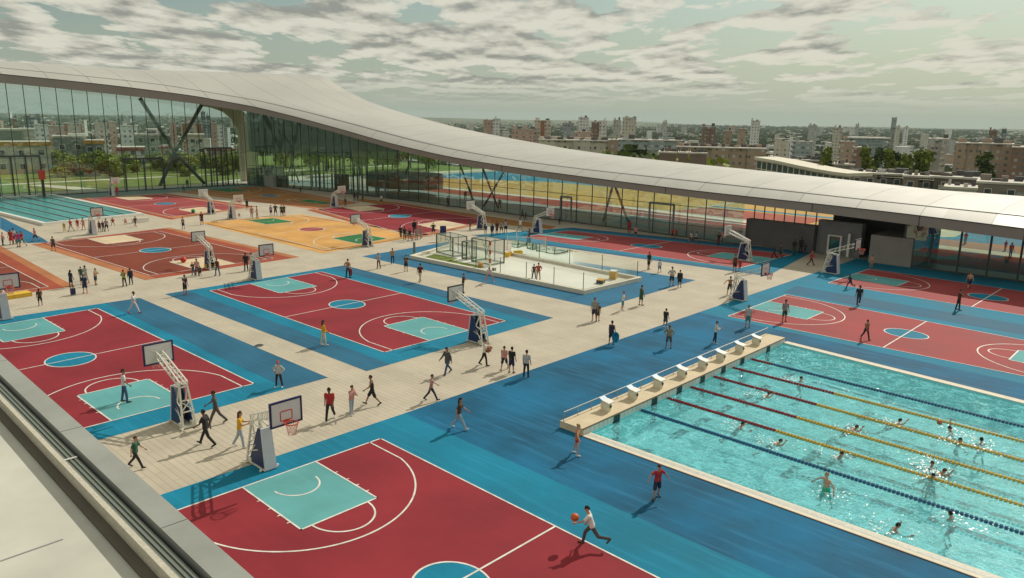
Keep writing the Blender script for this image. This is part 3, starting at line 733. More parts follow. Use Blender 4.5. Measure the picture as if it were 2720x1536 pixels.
# ------------------------------------------------------------------ swimming pools
WZ = -.10
def water_mat(name, tint, surf=.02, wave=1.0, depth_col=None, rough=.05):
    m = bpy.data.materials.new(name); m.use_nodes = True; t = m.node_tree; t.nodes.clear()
    tc = N(t, 'ShaderNodeTexCoord')
    n1 = N(t, 'ShaderNodeTexNoise'); n1.inputs['Scale'].default_value = 1.3; n1.inputs['Detail'].default_value = 5; n1.inputs['Distortion'].default_value = .6
    n2 = N(t, 'ShaderNodeTexNoise'); n2.inputs['Scale'].default_value = 6.5; n2.inputs['Detail'].default_value = 3
    for n in (n1, n2): t.links.new(tc.outputs['Object'], n.inputs['Vector'])
    hgt = math_(t, 'ADD', n1.outputs[0], math_(t, 'MULTIPLY', n2.outputs[0], .8))
    bp = N(t, 'ShaderNodeBump'); bp.inputs['Strength'].default_value = wave; bp.inputs['Distance'].default_value = .16; t.links.new(hgt, bp.inputs['Height'])
    tr = N(t, 'ShaderNodeBsdfTransparent'); tr.inputs[0].default_value = (*tint, 1)
    rf = N(t, 'ShaderNodeBsdfRefraction'); rf.inputs['IOR'].default_value = 1.2; rf.inputs['Roughness'].default_value = .02; rf.inputs[0].default_value = (*tint, 1); t.links.new(bp.outputs[0], rf.inputs['Normal'])
    m1 = N(t, 'ShaderNodeMixShader'); m1.inputs[0].default_value = .06; t.links.new(tr.outputs[0], m1.inputs[1]); t.links.new(rf.outputs[0], m1.inputs[2])
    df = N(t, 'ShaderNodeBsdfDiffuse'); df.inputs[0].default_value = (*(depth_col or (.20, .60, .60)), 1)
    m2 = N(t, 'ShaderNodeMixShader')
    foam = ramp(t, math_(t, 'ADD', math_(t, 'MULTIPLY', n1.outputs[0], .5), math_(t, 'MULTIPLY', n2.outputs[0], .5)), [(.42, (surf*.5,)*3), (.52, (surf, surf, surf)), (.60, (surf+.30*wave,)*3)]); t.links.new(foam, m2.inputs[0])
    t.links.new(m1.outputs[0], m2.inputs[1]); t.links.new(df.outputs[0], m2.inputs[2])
    gl = N(t, 'ShaderNodeBsdfGlossy'); gl.inputs['Roughness'].default_value = rough; t.links.new(bp.outputs[0], gl.inputs['Normal'])
    fr = N(t, 'ShaderNodeFresnel'); fr.inputs[0].default_value = 1.33; t.links.new(bp.outputs[0], fr.inputs['Normal'])
    m3 = N(t, 'ShaderNodeMixShader'); t.links.new(math_(t, 'MULTIPLY', fr.outputs[0], .55), m3.inputs[0])
    bp2 = N(t, 'ShaderNodeBump'); bp2.inputs['Strength'].default_value = wave; bp2.inputs['Distance'].default_value = .30; t.links.new(hgt, bp2.inputs['Height']); t.links.new(bp2.outputs[0], gl.inputs['Normal']); t.links.new(m2.outputs[0], m3.inputs[1]); t.links.new(gl.outputs[0], m3.inputs[2])
    o = N(t, 'ShaderNodeOutputMaterial'); t.links.new(m3.outputs[0], o.inputs[0]); return m
def tiles(name, col, joint, s=.5):
    m = bpy.data.materials.new(name); m.use_nodes = True; t = m.node_tree; b = t.nodes['Principled BSDF']
    tc = N(t, 'ShaderNodeTexCoord'); br = N(t, 'ShaderNodeTexBrick'); t.links.new(tc.outputs['Object'], br.inputs['Vector'])
    br.offset = 0; br.inputs['Scale'].default_value = 1; br.inputs['Brick Width'].default_value = s; br.inputs['Row Height'].default_value = s; br.inputs['Mortar Size'].default_value = .02
    br.inputs['Color1'].default_value = (*col, 1); br.inputs['Color2'].default_value = (*[c*.93 for c in col], 1); br.inputs['Mortar'].default_value = (*joint, 1)
    t.links.new(br.outputs[0], b.inputs['Base Color']); b.inputs['Roughness'].default_value = .4; return m
M_PTILE = tiles('pool_tiles', (.36, .92, .95), (.28, .80, .85)); M_PDARK = mat('lane_tile', (.006, .03, .035), .4, .05)
M_WTILE = tiles('white_wall_tiles', (.66, .66, .60), (.35, .35, .32), .4)
pz = -1.5
bs = MB(); y1, y0 = PY1, PY0
A, B, C, E_ = [(p[0]*K, p[1]*K) for p in ((pool_x0(y0), y0), (pool_x1(y0), y0), (pool_x1(y1), y1), (pool_x0(y1), y1))]
bs.flat([A, B, C, E_], pz, 0)
for a, b in ((A, B), (B, C), (C, E_), (E_, A)): bs.add([(*a, pz), (*b, pz), (*b, 0), (*a, 0)], [(3, 2, 1, 0)], 0)
ropes = [((1637, 1040), (2576, 1343)), ((1705, 1009.5), (2576, 1273)), ((1762, 981), (2576, 1215)), ((1815, 953), (2576, 1160)), ((1862, 930), (2576, 1112)), ((1911, 909), (2576, 1074))]
RX = []
for a, b in ropes:
    p, q = D(*a, WZ+.03), D(*b, WZ+.03); RX.append((p, q))
def rope_x(i, y):
    p, q = RX[i]; return p[0]+(q[0]-p[0])*(y-p[1])/(q[1]-p[1])
def edge_x(i, y):      # -1 near wall, 6 far wall
    if i < 0: return pool_x0(y/K)*K
    if i > 5: return pool_x1(y/K)*K
    return rope_x(i, y)
for i in range(-1, 6):
    def lx(y): return (edge_x(i, y)+edge_x(i+1, y))/2
    yt = 26.6*K; bs.flat([(lx(yt)-.9, yt-.55), (lx(yt)+.9, yt-.55), (lx(yt)+.9, yt), (lx(yt)-.9, yt)], pz+.005, 1)
    yt = 18.2*K; bs.flat([(lx(yt)-.9, yt-.55), (lx(yt)+.9, yt-.55), (lx(yt)+.9, yt), (lx(yt)-.9, yt)], pz+.005, 1)
    ys = yt-.55 if 0 <= i <= 4 else 24*K; ye = -13*K
    bs.flat([(lx(ys)-.2, ys), (lx(ys)+.2, ys), (lx(ye)+.2, ye), (lx(ye)-.2, ye)], pz+.006, 1)
    xx = lx(PY1*K); bs.box(xx-.30, xx+.30, PY1*K-.05, PY1*K-.004, -1.3, -.02, 1)
tag(bs.build('pool_basin', [M_PTILE, M_PDARK]), kind='structure')
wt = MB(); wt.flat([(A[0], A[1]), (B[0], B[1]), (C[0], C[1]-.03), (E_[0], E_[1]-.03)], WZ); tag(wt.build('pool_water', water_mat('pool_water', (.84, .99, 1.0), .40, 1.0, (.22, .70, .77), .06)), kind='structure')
cp = MB()
def strip(mb, f0, f1, z, mi=0, ya=PY1, yb_=PY0):
    mb.flat([(f0(ya)*K, ya*K), (f1(ya)*K, ya*K), (f1(yb_)*K, yb_*K), (f0(yb_)*K, yb_*K)], z, mi)
strip(cp, lambda y: pool_x0(y)-.85, lambda y: pool_x0(y), .03); strip(cp, lambda y: pool_x1(y), lambda y: pool_x1(y)+.75, .03)
strip(cp, lambda y: pool_x0(y)-.50, lambda y: pool_x0(y)-.18, .036, 1)
strip(cp, lambda y: pool_x0(y)-.90, lambda y: pool_x0(y)-.83, .034, 2); strip(cp, lambda y: pool_x1(y)+.73, lambda y: pool_x1(y)+.80, .034, 2)
tag(cp.build('pool_edge', [M_CREAM, mat('gutter_grating', (.50, .50, .45), .6, .25, 14), mat('rust_joint', (.22, .11, .05), .7)]), kind='structure')
# raised end platform with starting blocks
PH = .40
plat = thing('starting_platform', 'raised cream concrete platform across the near end of the lane pool, under the starting blocks', 'platform', (0, 0, 0))
xa, xb = (pool_x0(PY1)-.75)*K, (pool_x1(PY1)+.25)*K
MB().box(xa, xb, PY1*K, 30.3*K, 0, PH).build('deck_slab', mat('sand_concrete', (.60, .50, .34), .8, .08, 1.5), plat)
MB().box(xa+.05, xb-.05, PY1*K-.03, PY1*K-.002, -.0, PH-.06).build('tiled_face', M_WTILE, plat)
MB().box(xa, xb, PY1*K-.06, PY1*K-.001, PH-.055, PH+.004).build('nosing', mat('brown_nosing', (.16, .10, .05), .6), plat)
for i in range(-1, 6):
    xx = (edge_x(i, PY1*K)+edge_x(i+1, PY1*K))/2; MB().box(xx-.30, xx+.30, PY1*K-.045, PY1*K-.031, .0, PH-.09).build('turn_target', M_PDARK, plat)
# low rail behind the blocks
rl = thing('guard_rail', 'low pale steel rail along the dry side of the starting platform', 'rail')
rx = [xa+.1+(xb-xa-.2)*k/20 for k in range(21)]; ry = 30.1*K
MB().tube((rx[0], ry, PH+.52), (rx[-1], ry, PH+.52), .03).build('handrail', M_GREY, rl)
for r_ in rx: MB().tube((r_, ry, PH), (r_, ry, PH+.52), .02).build('post', M_GREY, rl)
def block():
    t = thing('starting_block', '', 'starting block', group='starting blocks on the platform')
    b = MB(); n = 12
    for (z0, r0), (z1, r1) in (((0, .34), (.25, .37)), ((.25, .37), (.58, .33))): b.tube((0, .05, z0), (0, .05, z1), r0, r1, n)
    b.build('pedestal', M_CREAM, t, smooth=False)
    MB().tube((0, -.31, .34), (0, -.335, .34), .11, n=14).build('lane_disc', M_DARK, t)
    s = MB(); v = [(-.31, -.40, .58), (.31, -.40, .58), (.31, .12, .66), (-.31, .12, .66), (-.31, -.40, .64), (.31, -.40, .64), (.31, .12, .72), (-.31, .12, .72)]
    s.add(v, [(3,2,1,0),(4,5,6,7),(0,1,5,4),(1,2,6,5),(2,3,7,6),(3,0,4,7)]); s.build('footboard', M_WHITE, t)
    s = MB(); v = [(-.29, .14, .66), (.29, .14, .66), (.29, .46, .80), (-.29, .46, .80), (-.29, .14, .70), (.29, .14, .70), (.29, .44, .84), (-.29, .44, .84)]
    s.add(v, [(3,2,1,0),(4,5,6,7),(0,1,5,4),(1,2,6,5),(2,3,7,6),(3,0,4,7)]); s.build('kick_plate', mat('blue_grip', (.30, .45, .55), .5), t)
    return t
bpx = [(1550, 1040), (1617, 1010), (1682, 982), (1740, 955), (1793, 932), (1838, 912), (1882, 890), (1926, 872)]
first = block(); order = ['nearest starting block, beside the corner of the cream platform', 'second starting block from the near corner of the cream platform', 'third starting block from the near corner of the cream platform', 'fourth starting block from the near corner of the cream platform',
    'fourth starting block from the far end of the cream platform', 'third starting block from the far end of the cream platform', 'second starting block from the far end of the cream platform', 'farthest starting block, at the court end of the cream platform']
for i, p in enumerate(bpx):
    b = first if i == 0 else copy_tree(first)
    b.scale = (.88,)*3; b.location = (D(*p, PH)[0], 29.25*K, PH); b['label'] = order[i]
# lane ropes of floats
M_RB, M_RR, M_RY = mat('blue_float', (.01, .10, .24), .4), mat('red_float', (.30, .012, .02), .4), mat('yellow_float', (.72, .44, .03), .4)
def rope(i, c1, c2, ysw, label):
    p, q = RX[i]; d = ((q[0]-p[0])/(q[1]-p[1])); y = PY1*K-.1; mb = MB(); yend = -12*K
    while y > yend:
        x_ = p[0]+d*(y-p[1]); mi = 0 if y > ysw else 1
        mb.tube((x_, y, WZ+.035), (x_-d*.12, y-.12, WZ+.035), .10, n=8, mi=mi); y -= .19
    mb.tube((p[0]+d*(PY1*K-p[1]), PY1*K, WZ+.035), (p[0]+d*(yend-p[1]), yend, WZ+.035), .02, n=5, mi=0)
    tag(mb.build('lane_rope', [c1, c2]), label, 'lane rope', 'floating lane ropes')
def ysw(x, y): return D(x, y, WZ)[1]
rope(0, M_RB, M_RB, -99, 'blue lane rope nearest the wide white pool edge')
sw = [px('U6', 300, 945), px('U6', 510, 828), px('U6', 675, 715), px('U6', 835, 612), px('U6', 285, 355)]
lab = ['red and yellow lane rope next to the near blue rope', 'second red and yellow lane rope counted from the near blue rope', 'third red and yellow lane rope, next but one to the far blue rope', 'red and yellow lane rope next to the far blue rope']
for i in range(4): rope(i+1, M_RR, M_RY, G(sw[i], WZ)[1], lab[i])
rope(5, M_RR, M_RB, G(sw[4], WZ)[1], 'far lane rope, blue with a short red start')

# back pool with raised rim
q = Q((0, 497), (110, 489), (352, 544), (122, 566)); q[0] = (q[1][0]-22*K, q[1][1]-1); q[3] = (q[2][0]-21.2*K, q[3][1]-.5)
q = [u((38.5, 211))[0] if 0 else q[0], q[1], q[2], q[3]]
q = u((38, 206), (58.6, 206), (60.2, 156.5), (41.5, 153.5))
bp_ = MB(); rz = .42; rw = .55
def inset(q, w): 
    c = (sum(p[0] for p in q)/4, sum(p[1] for p in q)/4); return [(p[0]+(c[0]-p[0])/abs(c[0]-p[0])*w, p[1]+(c[1]-p[1])/abs(c[1]-p[1])*w) for p in q]
qi = inset(q, rw)
for k in range(4):
    a, b, c, d = q[k], q[(k+1) % 4], qi[(k+1) % 4], qi[k]
    bp_.add([(*a, 0), (*b, 0), (*b, rz), (*a, rz), (*d, rz), (*c, rz), (*d, .02), (*c, .02)], [(0, 1, 2, 3), (3, 2, 5, 4), (4, 5, 7, 6)])
bp_.flat(qi, .03, 1)
for k in range(1, 7):
    t = k/7; a, b = bil(qi, t, .02), bil(qi, t, .98); bp_.bar((*a, .036), (*b, .036), .16, .004, 2)
tag(bp_.build('raised_pool_basin', [M_WHITE, tiles('teal_tiles', (.20, .74, .76), (.15, .62, .64)), M_PDARK]), kind='structure')
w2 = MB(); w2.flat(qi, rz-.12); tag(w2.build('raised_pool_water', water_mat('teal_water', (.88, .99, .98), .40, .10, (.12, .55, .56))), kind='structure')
for k in range(5):
    t = .14+k*.18; a, b = bil(qi, t, .0), bil(qi, t, 1); m_ = MB(); m_.tube((*a, rz-.09), (*b, rz-.09), .07, n=6)
    tag(m_.build('lane_rope', mat('faded_red_rope', (.22, .07, .06), .5)), ('faded red lane rope in the raised back pool, ' + ['on the far left', 'second from the left', 'in the middle', 'second from the right', 'nearest the rose court'][k]), 'lane rope', 'lane ropes of the back pool')
# ------------------------------------------------------------------ basketball hoops
M_PAD = mat('navy_padding', (.012, .03, .10), .5, .12); M_PADW = mat('pale_padding', (.52, .54, .58), .5, .06)
M_BOARD = mat('backboard_white', (.62, .63, .62), .35, .04); M_RIM = mat('orange_red_rim', (.55, .04, .02), .4, .05)
M_NAVY = mat('navy_trim', (.012, .02, .09), .4, .1); M_BLK = mat('black_trim', (.02, .02, .025), .5, .1); M_STEEL = mat('white_steel', (.66, .65, .58), .4, .08)
M_NET = mat('net_cord', (.62, .30, .27), .7, .1)
def make_hoop():
    t = thing('basketball_hoop', '', 'basketball hoop', group='portable basketball hoops on the courts')
    # base chassis, local +Y points into the court
    b = MB(); b.box(-.36, .36, -1.7, -.02, .05, .12); b.bar((-.36, -1.7, .09), (-.5, -1.85, .09), .07); b.bar((.36, -1.7, .09), (.5, -1.85, .09), .07)
    for x in (-.45, .45):
        for y in (-1.6, -.2): b.tube((x-.04, y, .07), (x+.04, y, .07), .07, n=10)
    for x in (-.3, .3): b.box(x-.12, x+.04, -1.65, -1.3, .12, .32)
    b.build('base', M_STEEL, t)
    p = MB(); v = [(-.30, 0, .05), (.30, 0, .05), (.26, -.26, 2.1), (-.26, -.26, 2.1), (-.30, -.12, .05), (.30, -.12, .05), (.26, -.38, 2.1), (-.26, -.38, 2.1)]
    p.add(v, [(0,1,2,3),(7,6,5,4),(0,3,7,4),(1,5,6,2),(3,2,6,7),(0,4,5,1)]); p.build('front_padding', M_PADW, t)
    s = MB()
    for sx in (-1, 1):
        x0, x1 = sx*.31, sx*.24
        v = [(x0, -.125, .1), (x0, -1.55, .1), (x0*.9, -.62, 2.05), (x0*.86, -.385, 2.05), (x1, -.125, .1), (x1, -1.55, .1), (x1*.9, -.62, 2.05), (x1*.86, -.385, 2.05)]
        f = [(0,1,2,3),(7,6,5,4),(0,4,5,1),(1,5,6,2),(2,6,7,3)]
        s.add(v, f if sx < 0 else [q[::-1] for q in f])
    s.build('side_padding', M_PAD, t)
    f = MB()
    for sx in (-.26, .26):
        f.bar((sx*1.35, -1.68, .12), (sx*.8, -1.28, 2.25), .085); f.bar((sx, -.4, .12), (sx*.8, -1.28, 2.25), .07)
        f.bar((sx*.8, -1.28, 2.25), (sx*.8, -.45, 2.12), .07); f.bar((sx*1.45, -1.6, .62), (sx, -.62, .95), .05); f.bar((sx*1.2, -1.45, 1.2), (sx*.9, -.85, 1.35), .05)
        f.bar((sx*1.5, -1.62, .3), (sx*1.02, -.9, 1.15), .04)
    for z, w, y in ((.9, .37, -1.55), (1.5, .30, -1.42), (2.2, .21, -1.28)): f.bar((-w, y, z), (w, y, z), .06)
    f.bar((-.36, -1.55, .9), (.30, -1.42, 1.5), .045); f.bar((.36, -1.55, .9), (-.30, -1.42, 1.5), .045)
    f.build('mast_frame', M_STEEL, t)
    a = MB(); e0, e1 = Vector((0, -1.32, 2.25)), Vector((0, 1.62, 3.45))
    for sx in (-1, 1):
        lo0, lo1 = Vector((sx*.21, -1.30, 2.22)), Vector((sx*.16, 1.5, 3.18)); hi0, hi1 = Vector((sx*.20, -1.36, 2.50)), Vector((sx*.16, 1.1, 3.46))
        a.bar(lo0, lo1, .065); a.bar(hi0, hi1, .065); a.bar(hi1, Vector((sx*.16, 1.5, 3.52)), .07); a.bar(hi0, lo0, .07)
        for k in range(6):
            a.bar(lo0.lerp(lo1, k/6+.02), hi0.lerp(hi1, (k+1)/6), .032)
        a.bar((sx*.16, 1.5, 3.1), (sx*.16, 1.5, 3.6), .07); a.bar((sx*.16, 1.5, 3.55), (sx*.55, 1.57, 3.75), .04); a.bar((sx*.16, 1.5, 3.15), (sx*.55, 1.57, 3.0), .04)
    for k in range(7):
        for z0, z1 in (((0, -1.30, 2.22), (0, 1.5, 3.18)), ((0, -1.36, 2.50), (0, 1.1, 3.46))):
            c = Vector(z0).lerp(Vector(z1), k/6); w = .21-.05*k/6; a.bar((-w, c.y, c.z), (w, c.y, c.z), .045)
    a.build('boom_arm', M_STEEL, t)
    bd = MB().box(-.75, .75, 1.60, 1.635, 2.90, 3.97).build('backboard', M_BOARD, t)
    fr = MB()
    for x in (-.78, .78): fr.box(x-.04, x+.04, 1.57, 1.665, 2.83, 4.04)
    for z in (2.87, 4.0): fr.box(-.74, .74, 1.57, 1.665, z-.04, z+.04)
    fr.build('board_frame', M_NAVY, bd)
    sq = MB()
    for x in (-.295, .295): sq.box(x-.025, x+.025, 1.636, 1.641, 3.07, 3.52)
    for z in (3.07, 3.52): sq.box(-.27, .27, 1.636, 1.641, z-.025, z+.025)
    sq.build('target_square', M_RIM, bd)
    r = MB().ring((0, 2.08, 3.05), .30, .025, 22, 6); r.bar((-.08, 1.63, 3.05), (-.05, 1.8, 3.05), .03); r.bar((.08, 1.63, 3.05), (.05, 1.8, 3.05), .03); r.box(-.12, .12, 1.666, 1.69, 2.92, 3.08)
    rim = r.build('rim', M_RIM, t)
    nb = MB(); n = 12; lv = [(3.04, .29), (2.90, .255), (2.76, .22), (2.62, .195), (2.48, .18)]
    for j in range(4):
        for k in range(n):
            for s_ in (-1, 1):
                a0 = 2*math.pi*(k+.5*(j % 2))/n; a1 = a0+s_*math.pi/n
                nb.bar((lv[j][1]*math.cos(a0), 2.08+lv[j][1]*math.sin(a0), lv[j][0]), (lv[j+1][1]*math.cos(a1), 2.08+lv[j+1][1]*math.sin(a1), lv[j+1][0]), .012)
    nb.build('net', M_NET, rim)
    return t
hoops = [  # tile, base px, facing sign (+1 far, -1 near), scale, trim, label
 ('D', 683, 1184, -1, 1.0, M_NAVY, 'large hoop with pale front pad and red net at the nearest red court'),
 ('D', 443, 1056, 1, 1.02, M_NAVY, 'white lattice hoop seen from behind, at the near end of the left blue-edged court'),
 ('D', 18, 806, -1, 1.02, M_NAVY, 'hoop cut by the left picture edge, at the far end of the left blue-edged court'),
 ('D', 1182, 856, 1, 1.0, M_BLK, 'hoop seen from behind at the near end of the central blue-edged court'),
 ('D', 654, 706, -1, .98, M_BLK, 'hoop with blue tapered base at the far end of the central blue-edged court'),
 ('T6', 235, 1200, 1, .96, M_BLK, 'hoop with a yellow box at its foot, near end of the brown court'),
 ('T5', 1205, 785, -1, .97, M_BLK, 'hoop in front of the raised back pool, far end of the brown court'),
 ('T6', 2220, 918, 1, .98, M_BLK, 'hoop at the near end of the ochre court with green keys'),
 ('T6', 590, 588, -1, 1.0, M_WHITE, 'hoop at the far end of the ochre court with green keys'),
 ('T6', 262, 512, 1, .98, M_WHITE, 'hoop at the near end of the rose court beside the back pool'),
 ('T5', 1440, 295, -1, .95, M_WHITE, 'farthest left hoop, against the tall glass behind the rose court'),
 ('T6', 1888, 436, -1, 1.0, M_WHITE, 'hoop with white arm at the far end of the red court under glass wall'),
 ('T7', 1285, 702, 1, 1.0, M_WHITE, 'hoop at the near end of the red court under the glass wall'),
 ('T7', 2090, 770, -1, 1.0, M_WHITE, 'hoop at the far end of the court behind the white rink'),
 ('T8', 2195, 905, 1, 1.0, M_WHITE, 'hoop seen from behind at the near end of the court behind the white rink'),
 ('U1', 78, 1020, -1, .98, M_BLK, 'hoop with navy tapered base at the far end of the court beside the lane pool'),
 ('U1', 908, 778, -1, 1.05, M_BLK, 'hoop on a white bent arm beside the dark hall entrance'),
]
h0 = make_hoop()
for i, (t, x, y, sg, sc, tr, lb) in enumerate(hoops):
    h = h0 if i == 0 else copy_tree(h0)
    g = G(px(t, x, y)); h.location = (g[0], g[1], .012); h.rotation_euler.z = 0 if sg > 0 else math.pi; h.scale = (sc,)*3; h['label'] = lb
    if tr is not M_NAVY:
        for c in h.children:
            for d in c.children:
                if d.name.startswith('board_frame'):
                    d.data = d.data.copy(); d.data.materials[0] = tr
# ------------------------------------------------------------------ ball sports rink
RQ = Q((1030, 651), (1150, 616), (1615, 707), (1470, 742)); rh = .42
rink = thing('ball_rink', 'raised white rectangular rink with low cream walls in the middle of the plaza', 'rink')
RI = inset(RQ, .5)
rb = MB()
for k in range(4):
    a, b, c, d = RQ[k], RQ[(k+1) % 4], RI[(k+1) % 4], RI[k]
    rb.add([(*a, 0), (*b, 0), (*b, rh), (*a, rh), (*d, rh), (*c, rh), (*d, .10), (*c, .10)], [(1, 0, 3, 2), (2, 3, 4, 5), (5, 4, 6, 7)])
rb.build('kerb_wall', M_CREAM, rink)
MB().flat(RI, .10).build('white_floor', mat('rink_white', (.80, .79, .70), .35, .04, .3), rink)
M_CLEAR = glass_mat('clear_panel', (.95, .97, .95), .0)
def ipt(a, b): p = bil(RQ, a, b); return p
for (a0, b0), (a1, b1), n in (((.03, .42), (.03, .985), 4), ((.03, .985), (.97, .985), 1), ((.97, .985), (.97, .35), 4)):
    for k in range(n):
        p = ipt(a0+(a1-a0)*k/n, b0+(b1-b0)*k/n); q_ = ipt(a0+(a1-a0)*(k+1)/n, b0+(b1-b0)*(k+1)/n)
        g_ = MB(); g_.add([(*p, rh), (*q_, rh), (*q_, rh+1.6), (*p, rh+1.6)], [(0, 1, 2, 3)]); o = g_.build('clear_panel', M_CLEAR, rink)
        pp = MB(); pp.bar((*p, rh), (*p, rh+1.7), .05); pp.build('panel_post', M_DARK, o)
# turf strips and the two green cages
for a0, a1, b0, b1, nm in ((.12, .34, .03, .19, 'far'), (.05, .22, .18, .40, 'near')):
    tf = MB(); tf.flat([bil(RI, a0, b0), bil(RI, a1, b0), bil(RI, a1, b1), bil(RI, a0, b1)], .12)
    tag(tf.build('turf_mat', M_GRASS), 'narrow '+('farther' if nm == 'far' else 'nearer')+' green turf strip laid inside the white rink under a cage', 'turf mat', kind=None)
M_GPOST = mat('green_post', (.03, .09, .06), .45, .1)
M_NETG = mat('pale_netting', (.62, .66, .60), .6, .05)
def cage(c0, c1, h, depth, label, clear):
    """a goal cage: posts, rails, netting and a diagonal brace"""
    t = thing('goal_cage', label, 'goal cage', (c0[0], c0[1], .12)); v = (c1[0]-c0[0], c1[1]-c0[1]); w = math.hypot(*v); t.rotation_euler.z = math.atan2(v[1], v[0])
    for x in (0, w):
        for y in (0, depth): MB().bar((x, y, 0), (x, y, h), .11).build('post', M_GPOST, t)
    r = MB()
    for z in (h, .08):
        r.bar((0, 0, z), (w, 0, z), .09); r.bar((0, depth, z), (w, depth, z), .07); r.bar((0, 0, z), (0, depth, z), .07); r.bar((w, 0, z), (w, depth, z), .07)
    r.bar((w*.5, depth, 0), (w*.5, depth, h), .07)
    r.build('rail', M_GPOST, t)
    br = MB(); br.bar((w*.15, depth*.5, h*.95), (w*.6, depth*.6, .1), .09); br.bar((w*.6, depth*.5, h*.9), (w*.35, depth*.55, .5), .08); br.bar((w*.3, depth*.3, h*.75), (w*.75, depth*.6, h*.6), .07)
    br.build('brace', M_STEEL, t)
    n_ = MB(); s = .16
    k = 0
    while k*s < w: n_.bar((k*s, depth, 0), (k*s, depth, h), .014); k += 1
    k = 0
    while k*s < h: n_.bar((0, depth, k*s), (w, depth, k*s), .014); n_.bar((0, 0, k*s), (0, depth, k*s), .014); n_.bar((w, 0, k*s), (w, depth, k*s), .014); k += 1
    k = 0
    while k*s < depth: n_.bar((0, k*s, 0), (0, k*s, h), .014); n_.bar((w, k*s, 0), (w, k*s, h), .014); n_.bar((0, k*s, h), (w, k*s, h), .014); k += 1
    n_.build('netting', M_NETG, t)
    gp = MB(); gp.add([(0, .04, .1), (w, .04, .1), (w, .04, h), (0, .04, h)], [(0, 1, 2, 3)]); gp.build('clear_screen', clear, t)
def T7(x, y, z=.12): return G(px('T7', x, y), z)
clr = glass_mat('misty_screen', (.80, .86, .80), .05)
cage(T7(762, 1003), T7(968, 1062), 2.35, 2.0, 'farther green-posted goal cage with white netting on the white rink', clr)
cage(T7(1208, 1120), T7(1440, 1170), 2.8, 2.2, 'nearer and taller green-posted goal cage with white netting on the white rink', clr)
cage(T7(1085, 1085), T7(1140, 1098), 2.1, 1.5, 'slim green-posted cage section standing between the two goal cages', clr)
pole = thing('padded_pole', 'tall red and cream padded pole at the front corner of the nearer goal cage', 'pole', (*T7(1438, 1190), .1))
for k in range(6): MB().tube((0, 0, k*.5), (0, 0, k*.5+.5), .13, n=10).build('pad_band', (M_CREAM, mat('red_pad', (.35, .05, .03), .6))[k % 2], pole)
boll = thing('bollard', 'thick grey-green bollard on the far left corner of the white rink', 'bollard', (*T7(480, 1020), .1))
MB().tube((0, 0, 0), (0, 0, .1), .26, n=14).tube((0, 0, .1), (0, 0, 1.45), .15, n=14).build('shaft', mat('grey_green_post', (.16, .22, .19), .5), boll); MB().tube((0, 0, 1.45), (0, 0, 1.55), .19, n=14).build('cap', M_CREAM, boll)
# volleyball net behind the rink
vb = thing('volleyball_net', 'low volleyball net on slim cream posts behind the white rink', 'volleyball net')
vp = [T7(1655, 990, 0), T7(2137, 1010, 0)]
for p in vp: MB().tube((*p, 0), (*p, 2.0), .06, n=8).tube((*p, 0), (*p, .06), .25, n=12).build('post', M_CREAM, vb)
vn = MB()
for k in range(7): vn.bar((*vp[0], 1.0+k*.15), (*vp[1], 1.0+k*.15), .012 if 0 < k < 6 else .045)
for k in range(1, 40):
    t = k/40; c = (vp[0][0]*(1-t)+vp[1][0]*t, vp[0][1]*(1-t)+vp[1][1]*t); vn.bar((*c, 1.0), (*c, 1.9), .010)
vn.build('netting', M_NETG, vb)
pp = thing('padded_post', 'blue padded square post standing by the volleyball net behind the rink', 'post', (*T7(1928, 983, 0), 0))
MB().box(-.18, .18, -.18, .18, 0, 1.75).build('padding', M_MBLUE, pp); MB().tube((0, 0, 1.75), (0, 0, 2.9), .05).build('pole', M_DARK, pp)
wd = thing('slanted_banner', 'short cream post with a blue slanted banner behind the white rink', 'banner', (*T7(1790, 950, 0), 0))
MB().tube((0, 0, 0), (-.25, .1, 2.5), .05).build('post', M_CREAM, wd); MB().add([(.02, 0, .05), (.5, .05, .0), (.05, .05, 1.1), (-.12, 0, 1.2), (.02, .04, .05), (.5, .09, .0), (.05, .09, 1.1), (-.12, .04, 1.2)], [(0, 1, 2, 3), (7, 6, 5, 4), (0, 4, 5, 1), (1, 5, 6, 2), (2, 6, 7, 3), (3, 7, 4, 0)]).build('cloth', M_MBLUE, wd)
sb = thing('panel_board', 'dark navy upright board on two thin red legs beside the red court', 'board', (*T7(845, 862, 0), 0)); sb.rotation_euler.z = rad(-45)
MB().box(-.42, .42, -.04, .04, .9, 2.1).build('panel', M_NAVY, sb)
for x in (-.3, .3): MB().box(x-.04, x+.04, -.03, .03, 0, .9).build('leg', mat('red_leg', (.30, .04, .03), .6), sb)
# little things lying about
def crate(name, label, cat, p, z, dims, col, lidc=None, rz=.4):
    t = thing(name, label, cat, (p[0], p[1], z), rz); w, d, h = dims
    b = MB(); b.box(-w/2, w/2, -d/2, d/2, 0, h); b.build('body', mat(name+'_paint', col, .6), t)
    l = MB(); l.box(-w/2-.03, w/2+.03, -d/2-.03, d/2+.03, h, h+.06)
    for x in (-w/2-.015, w/2-.02): l.box(x, x+.035, -d/2-.02, -d/2+.02, 0, h)
    l.build('lid', mat(name+'_lid', lidc or col, .6), t)
crate('equipment_box', 'yellow and cream box standing on the right part of the white rink floor', 'box', G(px('T8', 615, 1160)), .1, (.9, .7, .85), (.68, .42, .08), (.7, .68, .6))
crate('equipment_box', 'flat black and orange case lying at the right end of the white rink floor', 'case', G(px('T8', 455, 1215)), .1, (1.0, .7, .35), (.06, .06, .06), (.60, .32, .04))
crate('equipment_box', 'long yellow box on the rink floor behind the tall cage', 'box', G(px('T7', 1670, 1065)), .1, (1.1, .5, .45), (.70, .42, .05))
